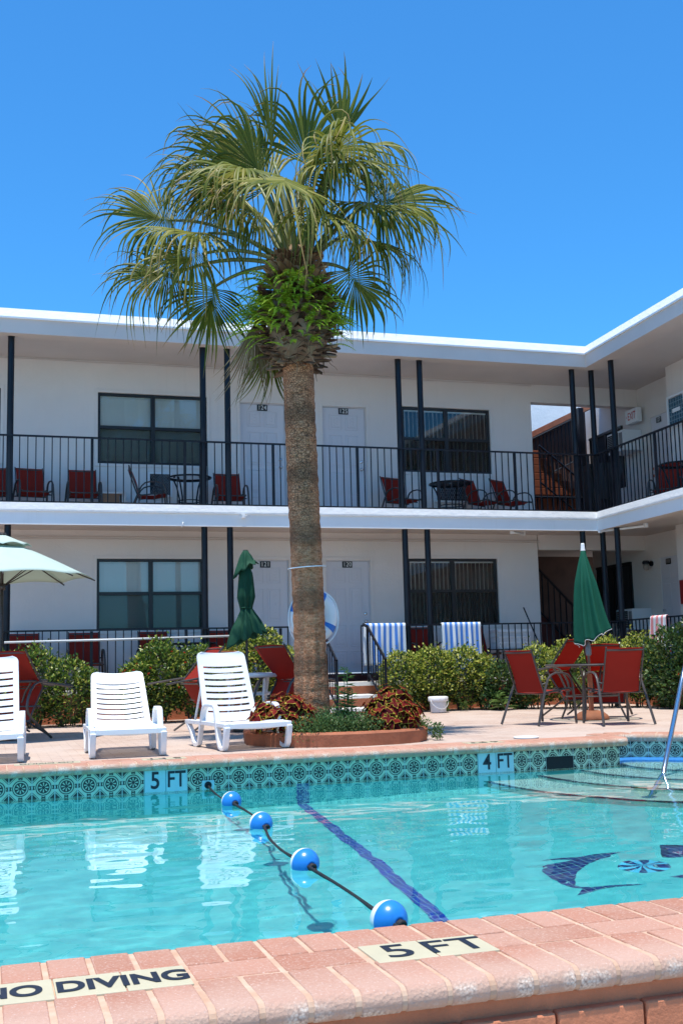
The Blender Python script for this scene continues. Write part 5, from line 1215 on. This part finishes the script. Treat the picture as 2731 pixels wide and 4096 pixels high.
# ------------------------------------------------------------------ white sun loungers
def lounger(label, x, y, rz, back, skew=0.):
    """foot end at y=0 pointing to -Y, seat to y=.8, backrest hinged there"""
    t = thing('sun_lounger', label, 'sun lounger', (x, y, 0), rz, 'white sun loungers'); m = M['resin']
    def slat(b, P, w, u0, u1, v0, v1, n=10, th=.016, dish=.02):
        b.slab(lambda u, v: P(w*(u0+(u1-u0)*u), v0+(v1-v0)*v, -dish*(1-(2*(u0+(u1-u0)*u))**2*1.0)), n, 1, th)
    b = MB(); PS = lambda x_, y_, d: (x_, y_, .265+d+.015*math.cos(y_*2.2)-(.03*max(0, .06-y_)/.06))
    slat(b, PS, .62, -.5, .5, .0, .10, th=.03)
    y_ = .11
    while y_ < .76: slat(b, PS, .58, -.47, .47, y_, y_+.046); y_ += .058
    b.slab(lambda u, v: (-.31+.035*u, .02+.78*v, .268), 1, 8, .035); b.slab(lambda u, v: (.275+.035*u, .02+.78*v, .268), 1, 8, .035); b.box(-.31, .31, -.012, .02, .215, .26)
    b.build('seat', m, t, 'auto')
    A = R(back); hy, hz = .80, .262; L = .80; n_ = Vector((0, -math.sin(A), math.cos(A))); up = Vector((0, math.cos(A), math.sin(A)))
    def PB(x_, v, d): q = Vector((x_, hy, hz))+up*v+n_*d; return tuple(q)
    b = MB(); W0, W1 = .60, .545
    wv = lambda v: W0+(W1-W0)*v/L
    segs = [(0.0, .100)]; v = .121
    for i in range(7): segs.append((v, v+.049)); v += .074
    segs.append((v, L))
    for i, (v0, v1) in enumerate(segs):
        top = i == len(segs)-1
        if top:
            def ft(u, vv, v0=v0, v1=v1):
                q = v0+(v1-v0)*vv; w = wv(q); e = q-(L-.06); cut = (.06-math.sqrt(max(0, .06**2-max(0, e)**2))) if e > 0 else 0
                return PB((u-.5)*(w-2*cut), q, -.030*(1-(2*u-1)**2))
            b.slab(ft, 14, 12, .018)
        else: b.slab(lambda u, vv, v0=v0, v1=v1: PB((u-.5)*(wv(v0)-.09), v0+(v1-v0)*vv, -.030*(1-(2*u-1)**2)-.002), 12, 1, .009)
    vt = segs[-1][0]
    for s in (-1, 1): b.slab(lambda u, vv: PB(s*(wv(vt*vv)/2-.025)+(u-.5)*.055, vt*vv+.001, -.002), 2, 10, .022)
    b.build('backrest', m, t, 'auto')
    for s in (-1, 1):
        xx = .335*s
        def strap(pts, w=.055, th=.020, taper=None):
            b = MB(); P_ = [Vector(p) for p in pts]; vs = []
            for i, p in enumerate(P_):
                d = (P_[min(i+1, len(P_)-1)]-P_[max(i-1, 0)]).normalized(); nn = Vector((0, -d.z, d.y)).normalized(); tt = th*(taper[i] if taper else 1)
                for a_, c_ in ((-w/2, -tt), (w/2, -tt), (w/2, tt), (-w/2, tt)): vs.append(p+Vector((a_, 0, 0))+nn*c_)
            fs = []
            for i in range(len(P_)-1):
                for k in range(4): fs.append((4*i+k, 4*i+(k+1) % 4, 4*i+4+(k+1) % 4, 4*i+4+k))
            fs += [(3, 2, 1, 0), tuple(4*(len(P_)-1)+k for k in range(4))]; b.add(vs, fs); return b
        strap([(xx, -.01, .245), (xx, .30, .25), (xx, .75, .25), (xx, 1.30, .245)], .05, .022).build('side_rail', m, t, 'auto', bevel=.006)
        strap([(xx, .0, .235), (xx, .015, .16), (xx, .04, .06), (xx, .075, .016), (xx, .14, .014), (xx, .19, .03), (xx, .24, .10), (xx, .285, .25), (xx, .31, .36), (xx, .335, .415), (xx, .38, .435), (xx, .50, .438), (xx, .62, .435), (xx, .70, .40), (xx, .74, .33), (xx, .76, .255)], .056, .021, [1.5, 1.4, 1.2, .9, .8, 1, 1.2, 1.2, 1, .9, .8, .8, .8, 1, 1.1, 1.2]).build('armrest', m, t, 'auto', bevel=.007)
        strap([(xx, .80, .235), (xx, .83, .12), (xx, .87, .03), (xx, .92, .014), (xx, .99, .014), (xx, 1.05, .04), (xx, 1.12, .14), (xx, 1.26, .24)], .05, .022).build('leg', m, t, 'auto', bevel=.006)
    b = MB(); b.box(-.34, .34, 1.24, 1.29, .225, .262); b.box(-.31, .31, .34, .37, .20, .23); q = Vector(PB(0, .5, -.03)); 
    for s in (-1, 1): b.tube([(.24*s, q.y, q.z), (.26*s, min(1.25, q.y+.25), .25)], .014, 6)
    b.build('cross_frame', m, t, 'auto', bevel=.004)
    return t
lounger('white slatted lounger with low backrest, second from the left', 1.30, 11.06, R(-1.5), 43)
lounger('white slatted lounger with high backrest beside the palm planter', 2.61, 11.22, R(8), 66)
lounger('white slatted lounger cut off by the left edge', -.03, 11.08, R(-3), 66)

# ------------------------------------------------------------------ towels, life ring, pool gear
def towel_mat(name, a, b_, wd, off=0., axis=0):
    m = Mat(name, a, .95, 0, .1); u = m.t.nodes.new('ShaderNodeUVMap'); sp = m.t.nodes.new('ShaderNodeSeparateXYZ'); m.t.links.new(u.outputs[0], sp.inputs[0])
    s = (N(m.t, sp.outputs[axis])*wd+off).fr().lt(.5); nz = m.noise(300, 2); c = m.mix(s, b_, a); m.base(m.mix(m.ramp(nz, [(.3, (0, 0, 0)), (.7, (.14, .14, .14))]), c, (.5, .55, .6))); m.bump(m.noise(350, 2), .5, .003); return m
M['towel_blue'] = towel_mat('blue_striped_towel', (.72, .76, .80), (.05, .20, .62), 7.5); M['towel_pink'] = towel_mat('pink_striped_towel', (.80, .80, .80), (.75, .25, .25), 3.2, .35)
def towel(label, x0, x1, y, zt, front_len, back_len, mat, seed, ph=.0, frame=None):
    b = MB(); nu, nv = 40, 34; tot = front_len+back_len
    def fn(u, v):
        s = v*tot-front_len; r = .027; x = x0+(x1-x0)*u
        if s < -r*1.5: yy, zz = -r, zt+s+r*1.5-.005
        elif s > r*1.5: yy, zz = r, zt-s+r*1.5-.005
        else: a = s/(r*1.5)*math.pi/2; yy, zz = r*math.sin(a), zt+r*math.cos(a)-.004
        dn = min(1, max(0, abs(s)-.04)*3); yy += (.014*math.sin(u*17+seed)+.010*math.sin(u*31+seed*2))*dn*(-1 if s < 0 else .4)-(.012*dn if s < 0 else 0); x += .018*math.sin(v*3+seed)*dn*(u-.5)+ph*dn*.1
        return (x, y+yy, zz)
    P_ = [[fn(i/nu, j/nv) for i in range(nu+1)] for j in range(nv+1)]
    for j in range(nv):
        for i in range(nu): b.add([P_[j][i], P_[j][i+1], P_[j+1][i+1], P_[j+1][i]], [(0, 1, 2, 3)], 0, [[(i/nu, j/nv), ((i+1)/nu, j/nv), ((i+1)/nu, (j+1)/nv), (i/nu, (j+1)/nv)]])
    me = b.build('towel', M[mat], None, True); bm = bmesh.new(); bm.from_mesh(me.data); bmesh.ops.remove_doubles(bm, verts=bm.verts, dist=1e-5); bm.to_mesh(me.data); bm.free()
    sm = me.modifiers.new('thick', 'SOLIDIFY'); sm.thickness = .006; sm.offset = 0
    if frame: me.matrix_world = frame
    return tag(me, label, 'towel', 'towels drying on the railing')
towel('blue and white striped towel on the railing end by the steps', 6.10, 6.86, 18.26, 1.455, .72, .5, 'towel_blue', 1., -.1)
towel('blue and white striped towel on the railing above the clipped hedge', 7.53, 8.27, 18.26, 1.455, .85, .5, 'towel_blue', 2.3)
fr = W @ Matrix.Translation((.075, -1.85, 0)) @ Matrix.Rotation(R(-90), 4, 'Z')
towel('pink and white striped towel on the lower wing railing above the glossy shrub', -.25, .25, 0, 1.455, .55, .5, 'towel_pink', .7, frame=fr)
lr = thing('life_ring', 'white life ring with blue bands hanging behind the palm trunk', 'life ring', (3.53, 12.36, 1.365), 0)
M['ring_white'] = mottled('ring_white', (.88, .88, .89), .03, 5, .4); M['ring_blue'] = mottled('ring_blue', (.03, .20, .62), .05, 5, .5)
b = MB(); n, k = 64, 14; Rr, r = .215, .094; TT = Matrix.Rotation(R(12), 4, 'Z') @ Matrix.Rotation(R(4), 4, 'X')
def torus(b, a0, a1, n, rr, mi):
    vs = []; 
    for i in range(n+1):
        a = a0+(a1-a0)*i/n
        for j in range(k): t_ = 2*math.pi*j/k; q = Rr+rr*math.cos(t_); vs.append((q*math.cos(a), .8*rr*math.sin(t_), q*math.sin(a)))
    b.add(vs, [(i*k+j, i*k+(j+1) % k, (i+1)*k+(j+1) % k, (i+1)*k+j) for i in range(n) for j in range(k)], mi)
torus(b, 0, 2*math.pi, 64, r, 0); b.xf(TT).build('ring', M['ring_white'], lr, True)
for a in (R(68), R(-30), R(160), R(250)):
    b = MB(); torus(b, a-.14, a+.14, 8, r+.004, 0); b.xf(TT).build('band', M['ring_blue'], lr, True)
b = MB(); pts = []
for i in range(60):
    a = 2*math.pi*i/60; w = .305+.040*math.sin(a*2+.6)**2-.02*math.sin(a*4); pts.append((w*math.cos(a), -.02, w*math.sin(a)-.02))
b.tube(pts, .010, 6, closed=True); b.xf(TT).build('grab_rope', M['ring_white'], lr, True)
b = MB(); pts = []
for i in range(40):
    a = 2*math.pi*i/40; x_, y_ = tc(1.9); pts.append((x_+.212*math.cos(a), y_+.212*math.sin(a), 1.895+.012*math.cos(a)))
b.tube(pts, .006, 6, closed=True); b.tube([(3.46, 12.2, 1.89), (3.52, 12.3, 1.80), (3.55, 12.33, 1.64)], .006, 6); tag(b.build('cord', M['ring_white'], None, True), 'thin white cord tied round the palm trunk above the life ring', 'rope')
b = MB(); b.tube([(.24, 18.18, 1.268), (2.0, 18.17, 1.282), (3.78, 18.18, 1.305)], .019, 10); o = b.build('pool_pole', mottled('pale_aluminium', (.62, .62, .60), .05, 9, .4), None, True); tag(o, 'long pale pool cleaning pole hung along the lower gallery railing', 'pole')
t = thing('bucket', 'white plastic bucket with a bin liner at the foot of the clipped hedge', 'bucket', (6.92, 17.02, 0)); t.scale = (.88, .88, .88)
b = MB(); b.lathe([(.135, 0), (.142, .02), (.158, .245), (.168, .25), (.168, .262), (.16, .265), (.15, .26), (.14, .03), (.001, .02)], 28, cap=False); b.build('body', mottled('bucket_white', (.62, .64, .66), .06, 6, .4), t, 'auto')
b = MB(); b.lathe([(.172, .20), (.180, .22), (.178, .275), (.165, .285), (.14, .27), (.12, .16)], 36, cap=False, fn=lambda r, z, a: r+.006*math.sin(a*9)+.004*math.sin(a*17+z*40)); b.build('liner', Mat('bin_liner', (.78, .78, .78), .3), t, True)
b = MB(); b.tube([(.17*math.cos(a), -.05-.12*math.sin(a), .235-.17*math.sin(a)) for a in [math.pi*i/14 for i in range(15)]], .004, 6); b.build('handle', M['white_plastic'], t, True)
t = thing('laundry_basket', 'white plastic laundry basket standing on the lower gallery', 'basket', (9.12, 18.85, GF+.50))
b = MB()
def bk(z): return .30+.03*z/.3, .19+.03*z/.3
for z in (.0, .10, .20, .30):
    w, d = bk(z)
    for q in ((-w, w, -d-.006, -d), (-w, w, d, d+.006), (-w-.006, -w, -d, d), (w, w+.006, -d, d)): b.box(q[0], q[1], q[2], q[3], z, z+(.05 if z > .25 else .02))
for i in range(23):
    x = -.3+.6*i/22; b.box(x-.008, x+.008, -.195-.012, -.195-.004, 0, .32); b.box(x-.008, x+.008, .2, .21, 0, .32)
for i in range(12):
    y = -.18+.36*i/11; b.box(-.318, -.308, y-.008, y+.008, 0, .32); b.box(.308, .318, y-.008, y+.008, 0, .32)
b.box(-.3, .3, -.19, .19, 0, .01); b.build('body', M['white_plastic'], t); b = MB(); b.box(-.36, .36, -.22, .22, -.02, -.002)
for sx in (-1, 1):
    for sy in (-1, 1): b.box(.33*sx-.015, .33*sx+.015, .19*sy-.015, .19*sy+.015, -.50, -.02)
tag(b.build('low_bench', M['chair_metal'], None, loc=(9.12, 18.85, GF+.50)), 'dark low bench under the laundry basket', 'bench')
t = thing('broom', 'black-handled broom leaning against the railing right of the laundry basket', 'broom', (9.85, 18.75, GF))
b = MB(); b.tube([(0, 0, .12), (-.18, .12, .70), (-.35, .25, 1.26)], .013, 8); b.build('handle', M['black'], t, True); b = MB(); b.box(-.14, .14, -.03, .03, .0, .14); b.build('head', mottled('red_bristle', (.30, .03, .03), .2, 60, .9), t, bevel=.01)
M['cardboard'] = mottled('brown_wood', (.30, .16, .09), .12, 6, .8)
t = thing('wooden_box', 'small low brown wooden box beside the third chair on the upper gallery', 'box', (2.0, 19.3, UF))
b = MB(); b.box(-.20, .10, -.15, .15, .0, .44); b.build('body', M['cardboard'], t, bevel=.006); b = MB(); b.box(-.22, .20, -.17, .17, .44, .47); b.box(.14, .20, -.16, .16, 0, .44); b.build('lid', M['stucco'], t, bevel=.006)
# black cover hanging behind the corner of the railing
b = MB(); nx, nz = 24, 20
def cov(u, v):
    z = UF+.50+.82*v; x = 11.02+.72*u-(.05*math.sin(v*5)*u); y = 19.0+.05*math.sin(u*9)+.03*math.sin(u*21+v*4); return (x, y, min(z, UF+1.10+.24*u)+.03*math.sin(u*7))
b.slab(cov, nx, nz, .006); b.box(11.1, 11.7, 19.04, 19.4, UF, UF+1.2); tag(b.build('barbecue_cover', Mat('black_cover', (.010, .010, .012), .5), None, 'auto'), 'black cover draped over a stand at the upper gallery corner', 'cover')
b = MB(); b.lathe([(.135, -.004), (.135, .006), (.128, .009), (.001, .010)], 36, c=(5.50, 11.08, 0)); tag(b.build('skimmer_lid', M['white_plastic'], None, 'auto'), 'round white skimmer lid set in the far deck beside the coping', 'lid')
# stainless grab rail
b = MB(); ctl = [(5.52, 8.79, -1.02), (5.88, 9.22, -.65), (6.23, 9.64, -.285), (6.52, 9.82, .26), (6.70, 9.93, .60), (6.88, 10.06, .82), (7.1, 10.25, .88), (7.3, 10.42, .78), (7.42, 10.55, .5), (7.47, 10.6, -.03)]
def spl(P_, n=6):
    P_ = [Vector(p) for p in P_]; out = []
    for i in range(len(P_)-1):
        p0, p1, p2, p3 = P_[max(i-1, 0)], P_[i], P_[i+1], P_[min(i+2, len(P_)-1)]
        for k in range(n):
            t_ = k/n; out.append(.5*((2*p1)+(p2-p0)*t_+(2*p0-5*p1+4*p2-p3)*t_*t_+(3*p1-p0-3*p2+p3)*t_**3))
    return out+[P_[-1]]
t = thing('grab_rail', 'stainless steel grab rail rising from the pool steps at the right edge', 'handrail', (6.23, 9.64, -.285)); TI = Matrix.Translation((-6.23, -9.64, .285))
b.tube(spl(ctl), .024, 16); b.xf(TI).build('tube', M['steel'], t, True); b = MB(); b.lathe([(.075, 0), (.07, .02), (.03, .03)], 24, c=(5.52, 8.79, -1.02)); b.xf(TI).build('escutcheon', M['white_plastic'], t, 'auto')

# floating rope
rp_ = thing('float_rope', 'black pool rope with four blue and white floats crossing the water', 'pool rope', (1.8, 7, WZ)); RI = Matrix.Translation((-1.8, -7, -WZ))
FL = [(1.925, 9.29), (1.852, 7.93), (1.718, 6.29), (1.685, 4.80)]
M['rope'] = mottled('black_rope', (.014, .014, .016), .4, 60, .7, .6, 120, .003); M['float_blue'] = mottled('blue_float', (.022, .21, .62), .06, 8, .28, spec=.55); M['float_white'] = mottled('white_float', (.78, .79, .80), .04, 8, .35)
pts = [(1.962, 10.51, WZ+.03), (1.955, 10.2, WZ+.004), (1.94, 9.75, WZ-.004)]
for i, (x, y) in enumerate(FL):
    pts += [(x+.005, y+.10, WZ+.02), (x-.002, y-.10, WZ+.018)]
    nx_, ny_ = FL[i+1] if i < 3 else (1.70, 3.66); s_ = (.05, -.03, .04, .02)[i]
    for f in (.35, .65): pts.append((x+(nx_-x)*f+s_*math.sin(math.pi*f), y+(ny_-y)*f, WZ+.001))
pts.append((1.70, 3.68, WZ+.02)); sp_ = spl(pts, 7)
b = MB(); b.tube(sp_, .0100, 8); b.xf(RI).build('rope', M['rope'], rp_, True)
for i, (x, y) in enumerate(FL):
    b = MB(); r = .0835; nn, mm = 36, 24; vs = []; T_ = Matrix.Translation((x, y, WZ+.024)) @ Matrix.Rotation(R((4, 10, 5, 2)[i]), 4, 'X') @ Matrix.Rotation(R((10, 14, 13, 17)[i]), 4, 'Z')
    # axis along y, blue half to -y; a recess where the rope passes
    prof = [(.014, -.070), (.020, -.0795), (.030, -.0785)]+[(r*math.cos(R(a)), r*math.sin(R(a))) for a in range(-66, 1, 6)]
    L1 = MB(); L1.lathe([(p, z) for p, z in prof], nn, cap=False)
    prof2 = [(r*math.cos(R(a)), r*math.sin(R(a))) for a in range(0, 67, 6)]+[(.030, .0785), (.020, .0795), (.014, .070)]
    L2 = MB(); L2.lathe(prof2, nn, cap=False); X_ = Matrix.Rotation(R(-90), 4, 'X')
    b.add([T_ @ X_ @ v for v in L1.v], L1.f, 0); b.add([T_ @ X_ @ v for v in L2.v], L2.f, 1)
    o = b.xf(RI).build('float', [M['float_blue'], M['float_white']], rp_, True)
    kb = MB(); c = T_ @ Vector((0, -.082, -.004)); rr_ = rnd.Random(3) if False else random.Random(i)
    kp = [c+Vector((.016*math.cos(a*2.1)*1.1, -.012-.010*math.sin(a*1.3), .016*math.sin(a*2.1))) for a in [k*.42 for k in range(15)]]
    kb.tube(kp, .010, 6); kb.xf(RI).build('knot', M['rope'], o, True)
